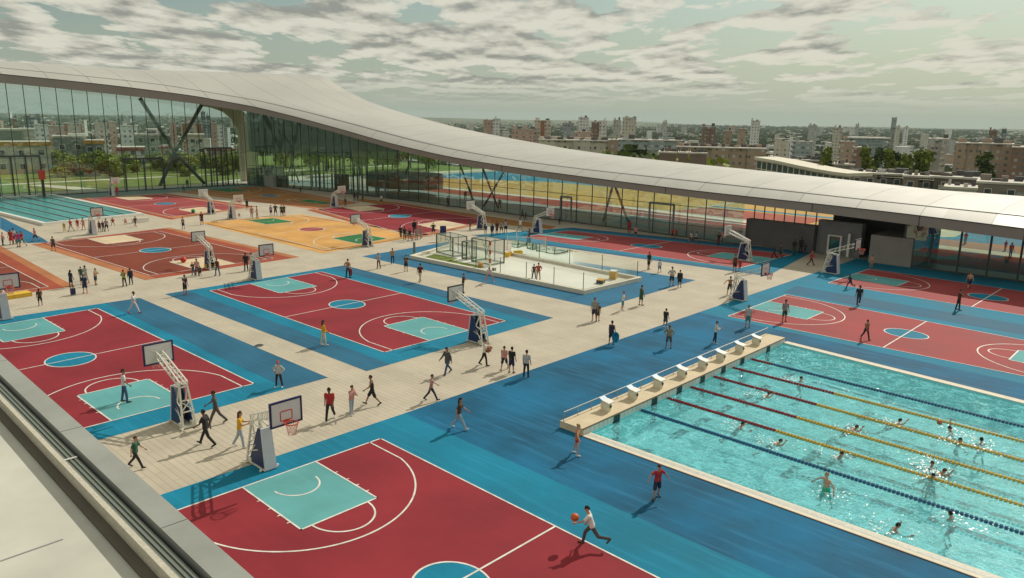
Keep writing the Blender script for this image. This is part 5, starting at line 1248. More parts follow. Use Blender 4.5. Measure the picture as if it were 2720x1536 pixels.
# tile, foot x, foot y, head y, heading (0 away, 90 right, 180 to camera, 270 left), pose, hair, skin, top kind+colour, bottom kind+colour, shoe, label
PP = '''U8 165 690 468 90 walk n sk1 t:green p:black black|person in a green tee and black trousers striding right beside the rooftop parapet
U8 655 535 265 275 walk b sk3 t:black p:black black|man in black tee and trousers walking in front of the man with his arm out
U8 722 388 150 250 walk2 b sk3 t:dgrey p:dgrey brown|man in dark grey clothes walking with an arm out, left of the near lattice hoop
U8 888 545 293 80 carry N sk1 t:yellow p:ljeans white|woman with long brown hair, yellow top and pale jeans left of the large hoop
U8 1512 360 122 180 walk b sk3 t:red p:black white|person in red tee and black trousers walking towards the camera on the pale paving
U8 1662 320 112 120 phone n sk1 t:pink p:ljeans white|person in pale pink top and light blue jeans, right of the red tee
U8 1805 252 43 260 walk b sk2 v:black s:black black|person in black vest and black shorts walking on the paving, head bowed
U2 1182 1238 922 60 stand2 b sk2 t:white p:jeans brown|man in white tee and blue jeans standing in the teal key of the left court
U3 1045 1350 1103 190 hips C sk1 l:lgrey p:black white|person in grey sweatshirt and red cap standing on the blue apron of the left court
U3 1455 965 730 60 stand2 B sk2 l:yellow p:cream white|woman with long dark hair, mustard top and white trousers by the central court sideline
U2 1268 400 192 95 walk2 b sk2 t:white p:white red|person in white tee and white trousers walking on the far left blue apron
U2 382 328 165 320 stand2 B sk3 t:brown s:black brown|person in brown top and black shorts alone on the paving above the left court
T5 905 1450 1228 20 stand B sk3 t:navy s:navy brown|person in navy top and shorts at the left of the group near the suitcase
T5 1035 1370 1185 150 stand b sk2 t:green p:jeans black|person in dark green top and jeans at the back of the group near the suitcase
T5 1100 1400 1168 200 phone b sk3 l:lgrey p:lgrey red|tall person in long pale grey clothes in the group near the suitcase
U2 805 212 30 170 stand b sk1 t:navy s:navy red|person in navy tee and shorts in front of the group near the suitcase
T5 1218 1418 1205 100 phone b sk1 t:tan s:navy brown|person in tan top and navy shorts at the right of the group near the suitcase
T5 1580 1440 1222 185 phone b sk3 v:lime p:black black|person in pale green vest and black trousers beside a dark robed person
T5 1662 1412 1203 170 stand B sk3 j:navy p:navy black|person in a long dark navy robe beside the person in a green vest
U3 255 320 192 200 phone y sk1 t:dgrey p:jeans black|fair haired person in dark tee and blue jeans by the brown court hoop
U3 292 322 163 160 stand B sk3 t:pink p:dgrey black|tall dark haired person in pink top in the group by the brown court hoop
U3 320 325 232 160 stand b sk2 t:brown s:black black|child in brown top in the group by the brown court hoop
U3 480 322 158 200 stand2 n sk2 v:maroon p:jeans black|person in dark red vest and blue jeans right of the yellow box
U3 182 497 312 120 point b sk1 t:black s:black red|person in black with one arm pointing down, at the corner of the central blue apron
U3 742 277 110 180 stand b sk3 t:black p:black black|person in black clothes left of the central far hoop
U3 798 272 103 200 walk2 u sk1 v:lgrey p:maroon black|person in pale vest and dark red trousers just left of the central far hoop
U3 1680 342 155 30 hips n sk1 t:tan p:black black|person in tan top and black trousers holding a red jacket by the central court
T5 40 915 750 90 point b sk1 t:pink p:jeans black|person in pink top and jeans reaching an arm out at the left picture edge
T5 148 910 712 180 stand N sk2 d:red n:x brown|woman in a long red dress among the crowd at the left edge
T5 188 900 690 200 stand b sk3 t:white s:magenta brown|person in white top in the crowd at the left edge, behind the red dress
T5 240 940 742 160 stand B sk1 t:magenta s:teal black|person in magenta top and teal shorts in the crowd at the left edge
T5 290 935 682 190 walk N sk1 t:red s:teal brown|person in red top and teal shorts, right end of the crowd at left edge
T5 455 868 697 200 walk b sk1 t:pink s:navy brown|person in pink tee and navy shorts walking alone near the blue apron corner
T5 682 988 802 170 stand2 b sk1 v:dgrey s:navy brown|person in grey vest and navy shorts on the orange corner of the brown court
T5 820 742 622 180 stand W sk1 t:lime p:yellow white|child in lime and yellow with a white cap by the raised back pool
T5 905 742 582 190 walk b sk1 t:red s:lgrey brown|person in red tee by the raised back pool, right of the child in yellow
T5 990 716 575 180 stand b sk1 t:red s:pink white|person in red top and pink shorts at the rim of the raised back pool
T5 1062 722 565 200 stand2 u sk1 v:pink s:pink brown|person in pale pink vest at the raised back pool rim, left of the hoop
T5 1265 742 602 180 stand b sk3 v:maroon s:maroon black|person in dark red clothes immediately right of the back pool hoop post
T5 1310 742 604 180 stand b sk3 t:brown p:brown black|person in brown clothes, second right of the back pool hoop post
T5 1355 740 575 180 stand2 b sk2 t:lilac s:navy brown|person in lilac tee and navy shorts right of the back pool hoop
T5 1436 668 560 160 crouch n sk1 t:red s:lgrey brown|person in red top bending at the back pool rim
T5 1605 652 570 200 crouch b sk1 t:pink s:red brown|person in pink sitting low in front of the white pool bench
T5 1718 682 545 120 walk n sk2 t:brown s:brown brown|person in brown walking past the right corner of the raised back pool
T5 2325 712 555 190 stand u sk1 v:grey s:navy brown|person in grey vest and navy shorts alone between the brown and rose courts
T5 1490 292 78 180 stand b sk1 t:red p:red red|person in red and white beside the farthest left hoop at the glass
T5 2335 232 150 180 crouch b sk3 t:teal s:navy black|person crouching in dark clothes at the foot of the crossed steel columns
T5 2378 188 40 180 stand b sk3 l:dgrey p:dgrey black|person in dark grey standing inside the glass left of the crossed steel columns
T6 175 655 490 180 stand u sk2 d:maroon n:x black|woman in a dark maroon dress at the corner of the ochre court
T6 748 462 330 190 stand b sk3 t:black s:black black|person in black between the rose court and the ochre court
T6 808 572 405 160 walk2 N sk1 t:pink p:grey brown|person in pink top and grey trousers at the far edge of the ochre court
T6 876 575 415 250 stand2 b sk1 t:tan p:tan brown|person in tan clothes at the far edge of the ochre court, beside the grey trousers
T6 1050 542 405 180 stand b sk1 t:lilac s:navy brown|person in a dusty pink tee, left of the group standing behind the ochre court
T6 1108 542 390 180 hips b sk1 t:black s:black brown|person in black with arms bent, middle of the group behind the ochre court
T6 1185 548 400 180 stand b sk1 t:green s:black brown|person in dark green top, second from the right in the group behind the ochre court
T6 1215 545 398 160 stand n sk1 t:brown s:dgrey brown|person in brown tee, right end of the group behind the ochre court
T6 645 568 520 150 crouch n sk1 t:red s:lgrey brown|small child in red squatting beside the far hoop of the ochre court
T6 1335 208 150 180 stand b sk3 t:black p:black black|dark figure near the glass above the brown back court, left one of two
T6 1425 247 172 180 stand b sk3 t:black p:black black|dark figure near the glass above the brown back court, right one of two
T6 1845 398 287 150 walk b sk3 t:black s:black black|person in black left of the curved hoop by the glass wall
T6 1992 418 312 180 stand b sk3 t:dgrey p:green black|person in dark top and green trousers right of the curved hoop by the glass wall
T6 2108 357 240 180 stand b sk3 t:black p:black black|dark figure at the left of three standing in the shade by the glass wall
T6 2148 360 247 150 stand2 b sk3 t:dgrey p:black black|dark figure in the middle of three standing in the shade by the glass wall
T6 2212 362 280 200 stand b sk3 t:black s:black black|shorter dark figure at the right of three standing in the shade by the glass wall
T6 2448 396 270 20 walk b sk1 t:lgrey s:black black|person in pale tee and black shorts above the corner of the red court
T7 308 822 662 180 walk2 b sk3 t:black p:black black|slim person in black, leftmost of the group between ochre court and rink
T7 358 850 682 170 stand B sk3 t:black p:green black|person in black top and green trousers, second in the group between ochre court and rink
T7 425 862 700 200 walk b sk3 t:black p:khaki black|person in black top and khaki trousers in the group behind the rink bollard
T7 480 770 565 180 stand B sk3 j:black p:black black|tall person in a long black coat at the back of the bollard group
T7 510 850 690 160 stand b sk1 t:grey p:grey black|person in grey clothes in the group behind the rink bollard
T7 562 832 662 200 walk2 b sk1 v:tan p:grey black|slim person in tan vest, right end of the group behind the rink bollard
T7 720 792 627 170 hips Y sk1 t:black s:black red|fair haired person in black with bent arms at the red court edge
T7 1185 722 590 120 stand b sk3 l:dgrey p:green black|person in dark clothes leaning left of the near hoop of the red court
T7 1380 792 642 180 walk b sk2 t:navy p:cream tan|person in navy top and cream trousers right of the red court hoop
T7 1465 802 640 170 stand b sk3 j:navy p:navy black|person in a long navy robe behind the tall goal cage
T7 1525 782 600 150 stand2 b sk2 t:maroon s:maroon brown|person in dark red, left of the group near the red court hoop
T7 1582 772 605 200 carry n sk1 t:tan s:brown brown|person in tan top in the middle of the group near the red court hoop
T7 1636 762 580 190 stand b sk3 v:lgrey s:black black|person in pale vest at the right of the group near the red court hoop
T7 1818 742 540 130 walk2 b sk1 l:white s:khaki brown|person in white long sleeves walking on the sunny paving behind the volleyball net
T7 1845 592 455 60 walk b sk3 t:black p:black black|person in black walking in the shade beyond the one in white sleeves
T7 1890 594 492 60 walk2 b sk3 t:dgrey s:black black|smaller person in dark grey following in the shade by the glass wall
T7 1932 890 675 90 phone n sk2 l:maroon p:maroon brown|person in dark red sweater behind the blue padded post
T7 2318 656 562 180 stand b sk3 t:black p:black black|dark figure in the shade right of the far rink court hoop
T7 905 432 285 180 stand b sk3 t:dgrey p:black black|person in dark grey against the glass above the red court
T7 1560 458 255 190 hips b sk3 t:dgrey p:dgrey black|figure in dark grey with bent arms at the glass above the red court hoop
T7 1125 345 130 180 stand b sk3 t:black p:dgrey black|dark figure inside the hall glass near the branching column
T7 28 1212 1010 200 phone n sk1 t:lgrey p:maroon brown|person in grey tee and dark red trousers on the paving left of the rink apron
T7 205 1148 950 170 carry b sk2 t:tan p:navy black|person in tan top and navy trousers at the edge of the rink apron
T7 375 1248 1035 160 phone n sk1 t:brown s:black brown|person in brown tee and black shorts on the paving below the rink corner
T7 553 1382 1145 20 walk2 b sk1 t:maroon s:cream brown|person in dark red tee and cream shorts walking away below the rink
U4 1005 478 297 100 phone n sk1 t:black s:khaki brown|person in black tee just above the board of the central near hoop
T7 1430 1388 1178 180 stretch r sk1 t:white p:pink white|red haired child in white and pink stretching with legs wide apart below the rink
T7 1995 1348 1150 200 stand2 y sk1 v:black p:black black|person in black vest holding a thin stick on the white rink
T7 2050 1365 1135 170 hips n sk1 t:red p:tan brown|person in red top and tan trousers on the white rink
T8 815 568 405 180 stand b sk3 t:red p:red black|person in red by a glass wall post beyond the rink court
T8 896 628 480 180 stand2 n sk1 t:pink s:black brown|person in pink top and black shorts at the far line of the rink court
T8 1362 642 500 180 stand b sk1 t:red s:navy brown|person in red tee before the hall doorway, left of two in red
T8 1412 632 520 200 stand2 n sk1 t:red s:maroon brown|person in red before the hall doorway, right of two in red
T8 1605 692 550 250 run b sk1 t:white s:black black|runner in white tee and black shorts in the hall shade, left of a pair
T8 1655 687 550 110 run b sk2 t:white s:black black|runner in white tee and black shorts in the hall shade, right of a pair
T8 1945 727 560 180 stand b sk1 t:black p:maroon black|person in black top behind the far board of the rink court near hoop
T8 2315 787 615 190 stand u sk2 v:maroon s:black brown|person in dark red vest and black shorts in shade right of the rink court hoop
T8 1062 1032 790 150 stand2 b sk2 t:black s:black brown|tall person in black tee and shorts on the paving behind the rink
T8 1200 1072 905 200 walk u sk1 t:white s:blue brown|person in white tee and blue shorts beside the tall one in black
T8 1352 1242 995 170 hips u sk1 t:lgrey s:black brown|person in light grey tee and black shorts right of the rink corner
T8 1452 1258 1035 190 stand n sk2 l:black s:black brown|person in long black top beside the one in grey tee right of the rink corner
T8 2150 1062 825 180 stand b sk2 v:maroon s:black brown|person in dark red vest and black shorts below the rink court near hoop
T8 2215 1052 890 170 stand2 n sk1 t:red s:red white|person in red and white kit at the foot of the rink court near hoop
T8 2085 1352 1115 180 balance b sk2 n:x s:black black|bare chested person in black shorts on the paving left of the right hoop
U5 478 462 237 190 stand n sk1 t:grey s:navy brown|person in grey tee with an arm round a child on the paving below the rink
U5 510 462 292 170 stand n sk2 t:brown s:brown brown|child in brown beside the person in grey tee below the rink
U5 740 365 187 100 phone r sk1 t:white s:teal white|red haired person in white top and teal shorts at the corner of the rink apron
U5 908 318 130 60 stand n sk2 v:green s:green brown|tall person in a dark green kit at the edge of the rink apron
U5 635 678 457 30 stand b sk2 v:navy s:navy brown|person in navy with a blue swim board under the arm, at the pool deck edge
U5 1132 522 345 40 stand b sk2 t:black s:dgrey white|person in black tee with hands down where the paving meets the pool deck
U5 1162 712 497 190 hips n sk2 t:khaki s:dgrey brown|person in khaki tee and dark shorts on the deep blue pool deck
U5 1590 668 462 100 phone b sk1 l:white p:navy white|person in white sweater and navy trousers standing on the pool deck behind the blocks
U5 1888 522 310 200 stand G sk1 t:lgrey s:teal brown|person in green cap, grey tee and teal shorts at the corner of the right court
U4 860 1228 975 220 walk2 B sk1 j:dgrey p:jeans black|woman with very long hair, dark jacket and blue jeans walking on the wide path
U4 1200 1148 905 90 carry n sk1 t:white p:black black|person in white tee and black trousers carrying a brown box on the wide path
U4 1385 1188 965 200 walk b sk1 t:pink s:navy brown|person in pink tee, left one of the trio at the deck edge
U4 1450 1218 975 30 stand b sk1 t:black s:navy brown|person in black tee and shorts, middle one of the trio at the deck edge
U4 1585 1258 1005 20 stand b sk1 t:lgrey p:black brown|person in grey tee and black trousers, right one of the trio at the deck edge
U4 712 1472 1228 80 walk n sk1 t:pink p:navy black|person in pink top and navy trousers walking at the edge of the blue apron
D 1155 1080 1000 100 walk B sk1 t:brown p:ljeans white|woman with long dark hair, brown top and pale jeans stepping onto the pool deck
U7 65 272 98 100 balance Y sk4 v:orange b:red white|fair haired girl in orange top and red shorts with arms out beside the platform
U7 515 518 322 160 balance n sk1 t:red s:navy brown|man in red shirt and navy shorts moving along the pool deck, arms out
U7 150 782 558 275 dribble b sk1 t:white p:dgrey brown|man in white tee and dark trousers dribbling an orange ball on the near court
U1 323 632 530 250 walk b sk3 t:black p:black black|dark figure in the hall shade, left one of a walking pair
U1 378 628 495 250 walk2 b sk2 t:dgrey s:black black|dark grey figure in the hall shade, right one of a walking pair
U1 500 602 455 180 stand B sk3 t:black p:green black|tall dark figure left of the white door frame, leftmost of three
U1 562 582 440 190 stand b sk3 j:black p:black black|tall figure in long black coat before the white door frame
U1 600 596 495 200 stand b sk3 t:navy s:navy black|shorter navy figure beside the white door frame
U1 655 697 565 100 walk2 C sk1 l:red p:maroon black|person in red top and cap walking in the shade towards the right hoop
U1 90 557 430 180 stand b sk2 t:maroon s:black black|small figure in dark red at the end of the glass wall
U1 1195 722 600 190 stand n sk4 n:x s:tan brown|bare chested person in tan shorts standing at the corner of the farthest right court
U1 1005 902 775 250 run b sk3 t:navy p:navy black|person in navy running across the near line of the farthest right court
U1 1080 1058 870 200 walk b sk3 t:black p:navy white|person in black tee and navy trousers on the blue strip between the right courts
U1 415 1205 1000 180 stand2 b sk2 v:grey s:green brown|person in grey vest and green shorts in the teal key of the right court
U1 1145 1362 1180 170 walk2 b sk2 n:x p:black brown|bare chested person in black trousers at the near line of the right court
U1 1975 1098 905 100 point n sk2 v:maroon p:black black|person in dark vest with an arm held out by the far right centre circle
U1 2072 907 750 200 walk n sk4 n:x s:navy brown|bare chested person in navy shorts on the farthest right court
U1 2040 500 392 180 stand b sk3 t:red p:green black|person in red and green standing inside the right hall glass
U1 2400 560 470 180 stand b sk3 t:black p:black black|slim dark figure inside the right hall glass, left one of two
U1 2445 630 460 180 stand B sk3 t:black p:dgrey black|taller dark figure inside the right hall glass, right one of two'''
def sp(s):
    k, c = s.split(':'); return k, c
PEOPLE = []
for ln in PP.split('\n'):
    a, lb = ln.split('|'); t, x, y, hy, hd, pose, hair, skin, tp, bt, shoe = a.split()
    g = G(px(t, float(x), float(y))); hp = px(t, float(x), float(hy))[1]
    hm = height(g, hp); sc = max(.62, min(1.16, hm/standing_height(pose)))
    tk, tc_ = sp(tp); bk, bc = sp(bt)
    # feet are the middle of the stance
    PEOPLE.append(person((g[0], g[1], .014), sc, float(hd), pose, hair, skin, tk, tc_, bk, bc, None if shoe == 'brown' and bk in 'b' else shoe, lb))
# swimmers: head position in the picture, raised to the waterline
SW = '''U6 558 480 100 swim_tread b|swimmer with black hair beside the red rope, nearest the platform
U6 275 615 95 swim_crawl n|swimmer reaching right between the red ropes, second from the platform
U6 42 882 100 swim_reach b|swimmer just behind the near red rope close to the platform
U6 375 1030 95 swim_crawl n|swimmer with one arm stretched right in the lane behind the near blue rope
U6 912 1142 150 swim_reach b|swimmer with both arms spread, in front of the nearest yellow rope
U6 1045 908 95 swim_crawl n|swimmer stroking right in the middle of the pool
U6 1425 850 90 swim_crawl b|black haired swimmer with an arm forward by the far yellow ropes
U6 1860 918 300 swim_throw b|swimmer throwing a ball with a raised arm
U6 1955 1022 120 swim_tread b|swimmer low in the water left of the two facing swimmers
U6 2140 1018 10 swim_tread b|swimmer facing away at the right of the facing pair
U6 1708 1228 180 swim_tread n|brown haired swimmer behind two others near the yellow ropes
U6 1815 1292 100 swim_crawl n|swimmer with long arm reach beside the brown haired swimmer
U6 1715 1335 200 swim_tread b|swimmer whose head shows just behind the nearest yellow rope
U7 1870 668 95 swim_reach b|swimmer with arms forward close to the white pool edge
U7 2163 600 330 swim_tread b|swimmer seen from behind by the near blue rope'''
SWP = []
for ln in SW.split('\n'):
    a, lb = ln.split('|'); t, x, y, hd, pose, hair = a.split(); x, y, hd = float(x), float(y), float(hd)
    j = JN.setdefault(pose, joints(POSES[pose])); hz = j['head'].z
    sc = 1.06; up_ = .20 if pose != 'swim_crawl' else .17
    gx, gy = G(px(t, x, y), WZ+up_); SWP.append((gx, gy, hd)); ang = -(YAW+rad(hd)); h_ = j['head']
    ox = (h_.x*math.cos(ang)-h_.y*math.sin(ang))*sc; oy = (h_.x*math.sin(ang)+h_.y*math.cos(ang))*sc
    person((gx-ox, gy-oy, WZ+up_-hz*sc), sc, hd, pose, hair, random.choice(['sk1', 'sk4', 'sk1']), 'n', '', 'b', random.choice(['navy', 'black', 'teal', 'red']), None, lb)
g = G(px('U7', 1465, 495), WZ-.2); person((g[0], g[1], WZ-.9), 1.06, 250, 'balance', 'y', 'sk4', 'n', '', 's', 'bgreen', None, 'fair haired boy standing waist deep in bright green trunks by the near blue rope')
fm_ = MB(); rf_ = random.Random(3)
for gx, gy, hd in SWP+[(g[0], g[1], 0)]:
    a0 = math.pi/2-(YAW+rad(hd))
    for k in range(70):
        a = rf_.uniform(0, 6.28); r = abs(rf_.gauss(0, .45))+.2; x, y = gx+math.cos(a)*r-math.cos(a0)*rf_.uniform(0, 1.0), gy+math.sin(a)*r-math.sin(a0)*rf_.uniform(0, 1.0)
        s_ = rf_.uniform(.02, .085); t_ = rf_.uniform(0, 3); z = WZ+.012+(rf_.random()**4)*.18
        n_ = rf_.choice((4, 5)); pts_ = [(x+s_*rf_.uniform(.6, 1.2)*math.cos(t_+6.28*i/n_), y+s_*rf_.uniform(.4, .9)*math.sin(t_+6.28*i/n_), z+.004*i) for i in range(n_)]; fm_.add(pts_, [tuple(range(n_))])
tag(fm_.build('splash_foam', mat('white_foam', (.72, .80, .80), .4, .05)), 'flecks of white splash around the swimmers', 'splash', kind='stuff')
# balls and carried things
def onZ(t, x, y, z): return G(px(t, x, y), z)
p_ = onZ('U7', 57, 622, 1.15); ball('orange basketball at the hand of the dribbling man on the near court', p_, .17, (.55, .11, .02), 1.15)
p_ = onZ('U4', 1238, 1015, 1.05); crate('carried_box', 'brown square box carried by the person in white tee on the wide path', 'box', p_, 1.0, (.38, .22, .3), (.22, .07, .03))
p_ = onZ('U6', 1772, 868, WZ+.95); ball('small orange ball in the raised hand of a swimmer', p_, .14, (.40, .12, .05), WZ+.95)
hb = thing('swim_board', 'rounded blue swim board held by the person in navy at the deck edge', 'swim board', (*G(px('U5', 672, 690)), .72)); hb.rotation_euler.z = rad(-40)
m_ = MB(); pts_ = [(.28*math.cos(2*math.pi*k/18), .38*math.sin(2*math.pi*k/18)*(1 if math.sin(2*math.pi*k/18) > 0 else 1.25)) for k in range(18)]
m_.add([(x, -.03, z) for x, z in pts_]+[(x, .03, z) for x, z in pts_], [tuple(range(17, -1, -1)), tuple(range(18, 36))]+[(i, (i+1) % 18, 18+(i+1) % 18, 18+i) for i in range(18)]); m_.build('foam_body', M_BLUE, hb)
m_ = MB(); m_.box(-.06, .06, -.034, .034, .1, .2).build('grip', M_NAVY, hb)
j_ = thing('red_jacket', 'red jacket hanging from the hand of the person at the central court corner', 'jacket', (*G(px('U3', 1708, 335)), .25)); m_ = MB(); capsule(m_, (0, 0, .0), (0, 0, .55), .10, .13); capsule(m_, (.05, 0, -.02), (.02, .02, .4), .06, .1); m_.build('cloth_body', cloth('red'), j_); m_ = MB(); capsule(m_, (.1, 0, .1), (.08, 0, .5), .05, .07); m_.build('sleeve', cloth('red'), j_)
st = thing('stick', 'thin pale stick held upright by the person in black vest on the rink', 'stick', (*T7(1965, 1350, .1), .1)); MB().tube((0, 0, 0), (.05, 0, 1.2), .02).build('shaft', M_CREAM, st); MB().box(-.02, .14, -.03, .03, 0, .05).build('blade', M_DARK, st)
# ------------------------------------------------------------------ city and trees
def at(xD, dist):
    """plan point seen at display column xD at survey distance dist (along the ground)"""
    w = ray((xD*1.0559, 330)); l = math.hypot(w[0], w[1]); return (float(w[0]/l*dist*K), float(w[1]/l*dist*K))
def gz(x, y): return 0 if (x/K < 216 and y/K < 342) else ground_z(x, y)
F = dict(cream=facade('cream_block', (0.610, 0.561, 0.464)), grey=facade('grey_block', (0.439, 0.451, 0.427)), teal=facade('bluegrey_block', (0.293, 0.366, 0.366), ww=.7), brown=facade('brown_brick_block', (0.244, 0.152, 0.110)), orange=facade('orange_trim_block', (0.634, 0.537, 0.439), band=(.36, .14, .05)),
         white=facade('white_block', (0.750, 0.750, 0.732)), tan=facade('tan_block', (0.415, 0.305, 0.220)), pink=facade('pinkish_block', (0.537, 0.366, 0.293)), dark=facade('dark_teal_tower', (.08, .13, .15), ww=.8, wh=.7), taupe=facade('taupe_block', (0.268, 0.226, 0.189), (.14, .15, .15), 3.4, 3.0, .5, .5), plain=mat('plain_render', (.50, .49, .43), .8, .08, .3), greyplain=mat('grey_render', (.24, .27, .26), .8, .1, .2))
M_ROOFC = mat('city_roof_pale', (.58, .55, .48), .85, .2, .3); M_ROOFD = mat('city_roof_dark', (.12, .11, .10), .85, .2, .3); M_ORT = mat('orange_roof_trim', (.50, .25, .03), .7, .1); M_HUT = mat('lift_housing', (.10, .10, .10), .8, .2)
def block_mesh(w, d, h, m): return MB().box(-w/2, w/2, -d/2, d/2, -6, h).mesh('wall', [m])
def building(x0, x1, ytop, dist, m, label, name='apartment_block', depth=None, rot=None, roof=M_ROOFC, huts=2, trim=None, group=None, windows=False, balc=False, cat='building', sections=1):
    a, b = at(x0, dist), at(x1, dist); cx, cy = (a[0]+b[0])/2, (a[1]+b[1])/2; w = math.dist(a, b); z0 = gz(cx, cy)
    zt = z_at(cx, cy, lambda x: ytop*1.0559); h = max(3, zt-z0); d = depth or max(9, min(w*.5, 16))
    t = thing(name, label, cat, (cx, cy, z0), (math.atan2(b[1]-a[1], b[0]-a[0]) if rot is None else rot), group)
    for s in range(sections):
        xa, xb = -w/2+w*s/sections, -w/2+w*(s+1)/sections; oy = .9*(s % 2)
        mb = MB().box(xa+.01, xb-.01, -d/2+oy, d/2, -6, h-(1.2 if s % 2 and sections < 4 else 0)); mb.build('wall', m, t)
    r = MB().box(-w/2-.25, w/2+.25, -d/2-.25, d/2+.25, h+.003, h+.5).build('roof', roof, t)
    if trim: MB().box(-w/2-.35, w/2+.35, -d/2-.35, -d/2-.26, h-.6, h+.5).build('roof_trim', trim, r)
    huts = huts*2 if dist < 500 else huts
    for k in range(huts):
        hx = -w/2+w*(k+.5)/huts+random.uniform(-.25, .25)*w/huts; s = min(1.7, w*.13)*random.uniform(.35, 1) if dist < 500 else min(1.8, w*.12); oy = random.uniform(-3, 3) if dist < 500 else 0; MB().box(hx-s, hx+s, oy-s*.7, oy+s*.7, h+.5, h+.5+random.uniform(.5, 1.5 if dist < 500 else 2.6)).build('rooftop_hut', M_HUT if k % 2 else m, r)
    if windows:
        nf = int(h/3.0); nc = max(2, int(w/3.4)); k = 0
        for f in range(nf):
            for c in range(nc):
                if k >= 96: break
                k += 1; xx = -w/2+(c+.5)*w/nc; zz = 1.1+f*(h-.6)/nf
                fr = MB().box(xx-.78, xx+.78, -d/2-.10, -d/2-.004, zz-.08, zz+1.55).build('window', M_WHITE, t)
                MB().box(xx-.66, xx+.66, -d/2-.12, -d/2-.101, zz+.04, zz+1.43).build('pane', M_WDARK, fr)
    if balc:
        nf = int(h/3.0)
        for f in range(nf):
            for c in range(2): xx = (-.28+.56*c)*w; MB().box(xx-w*.10, xx+w*.10, -d/2-1.0, -d/2-.003, .4+f*3, 1.4+f*3).build('balcony', M_ROOFC, t)
    return t
M_WDARK = mat('window_dark', (.04, .055, .06), .25, .1, spec=.6)
B = building
# towers on the right-hand skyline
B(1216, 1240, 303, 860, F['pink'], 'pinkish brown tower with pale side, leftmost tower above the roof wave', huts=1); B(1240, 1258, 300, 858, F['white'], 'slim pale tower joined to the leftmost pinkish tower', huts=1)
B(1345, 1386, 304, 760, F['orange'], 'tall tower with orange brown vertical bands left of the centre skyline', balc=True, depth=18)
B(1415, 1444, 310, 800, F['teal'], 'blue grey tower with a small pale cap behind the orange banded tower'); B(1455, 1481, 297, 900, F['white'], 'tall pale twin peaked tower in the middle skyline', huts=2)
B(1488, 1508, 308, 760, F['brown'], 'brown half of the brown and white tower pair', huts=1); B(1508, 1527, 305, 757, F['white'], 'white balconied half of the brown and white tower pair', huts=1, balc=True)
B(1543, 1562, 303, 860, F['grey'], 'narrow grey tower beside the broad pale tower'); B(1566, 1600, 297, 840, F['cream'], 'broad pale tower, largest in the middle skyline', huts=2)
B(1288, 1345, 326, 740, F['pink'], 'mid rise pinkish block left of the orange banded tower', huts=4); B(1448, 1488, 333, 700, F['pink'], 'low pinkish block between the pale tower and the brown and white pair', huts=3)
B(1667, 1678, 307, 1300, F['grey'], 'small grey far tower right of the broad pale tower'); B(1767, 1802, 320, 790, F['brown'], 'dark brown tower in three bays right of the middle skyline', sections=3)
B(1822, 1843, 330, 800, F['tan'], 'tan tower, left one of the tan pair'); B(1857, 1880, 325, 790, F['tan'], 'tan tower, right one of the tan pair'); B(1889, 1912, 305, 1000, F['white'], 'pale twin roofed tower right of the tan pair')
B(2034, 2057, 316, 1300, F['grey'], 'wide grey far block below the horizon on the right'); B(2097, 2117, 323, 950, F['cream'], 'pale tower left of the flat white stadium roof'); B(2153, 2162, 314, 1500, F['grey'], 'tiny far grey tower above the stadium roof')
B(2242, 2255, 297, 1250, F['teal'], 'tallest slender blue grey tower on the right skyline', huts=1); B(2253, 2266, 319, 1240, F['cream'], 'cream tower touching the slender tall tower'); B(2274, 2288, 321, 1240, F['white'], 'white tower just right of the slender tall tower')
B(2342, 2391, 350, 560, F['grey'], 'large grey and white tower block right of the poplars', depth=20, sections=3, balc=True); B(2413, 2558, 362, 520, F['tan'], 'very wide brown slab block at the right edge of the skyline', depth=16, sections=5, huts=5)
B(2491, 2512, 328, 900, F['brown'], 'brown tower behind the wide brown slab'); B(2523, 2535, 325, 1100, F['dark'], 'dark teal far tower near the right edge'); B(2557, 2640, 372, 500, F['brown'], 'brown block cut by the right picture edge', depth=16)
B(1952, 1991, 350, 640, F['cream'], 'cream block with bright gable in the middle distance', sections=2); B(2000, 2048, 357, 600, F['teal'], 'long blue grey office block left of the big poplar'); B(1992, 1999, 348, 620, F['white'], 'thin white slab gable in the middle distance', huts=0)
B(2120, 2155, 357, 560, F['tan'], 'tan square block right of the big poplar'); B(2155, 2190, 372, 500, F['brown'], 'low dark brown block in front of the stadium roof')
B(1558, 1718, 353, 560, F['teal'], 'long blue grey block with a pale parapet behind the green trees', sections=4, huts=6); B(1358, 1532, 354, 430, F['cream'], 'long cream slab with many windows above the roof wave', sections=4, huts=6, windows=True, depth=13)
B(1532, 1557, 353, 430, F['tan'], 'brown gable end of the long cream slab', huts=1, depth=13)
B(1708, 1930, 372, 430, F['tan'], 'long tan block with a dark cluttered roofline behind the brown trio', sections=5, huts=9); 
for i, (a, b) in enumerate(((1663, 1706), (1712, 1735), (1741, 1783))): B(a, b, 384+i, 345, mat('blank_brown_gable', (.20, .15, .115), .85, .1, .2), 'blank brown gable block just above the roof wave, '+('left one', 'narrow middle one', 'right one')[i], huts=3, depth=12)
B(2157, 2290, 437, 300, F['taupe'], 'near taupe apartment block behind the roof wave, left of the row', huts=4, windows=True, sections=2, depth=12); B(2290, 2370, 444, 290, F['taupe'], 'near taupe apartment block behind the roof wave, middle of the row', huts=3, sections=2, depth=12, windows=True)
B(2370, 2482, 447, 285, mat('dark_taupe_render', (.15, .12, .10), .85, .12, .3), 'darker taupe block with balconies behind the roof wave', huts=5, balc=True, depth=12, windows=True); B(2482, 2600, 460, 265, F['taupe'], 'taupe block with pale flat roof at the right edge behind the roof wave', huts=2, depth=12, windows=True)
B(2400, 2480, 473, 250, F['plain'], 'low white roofed shed in front of the darker taupe block', huts=2, depth=9, name='shed')
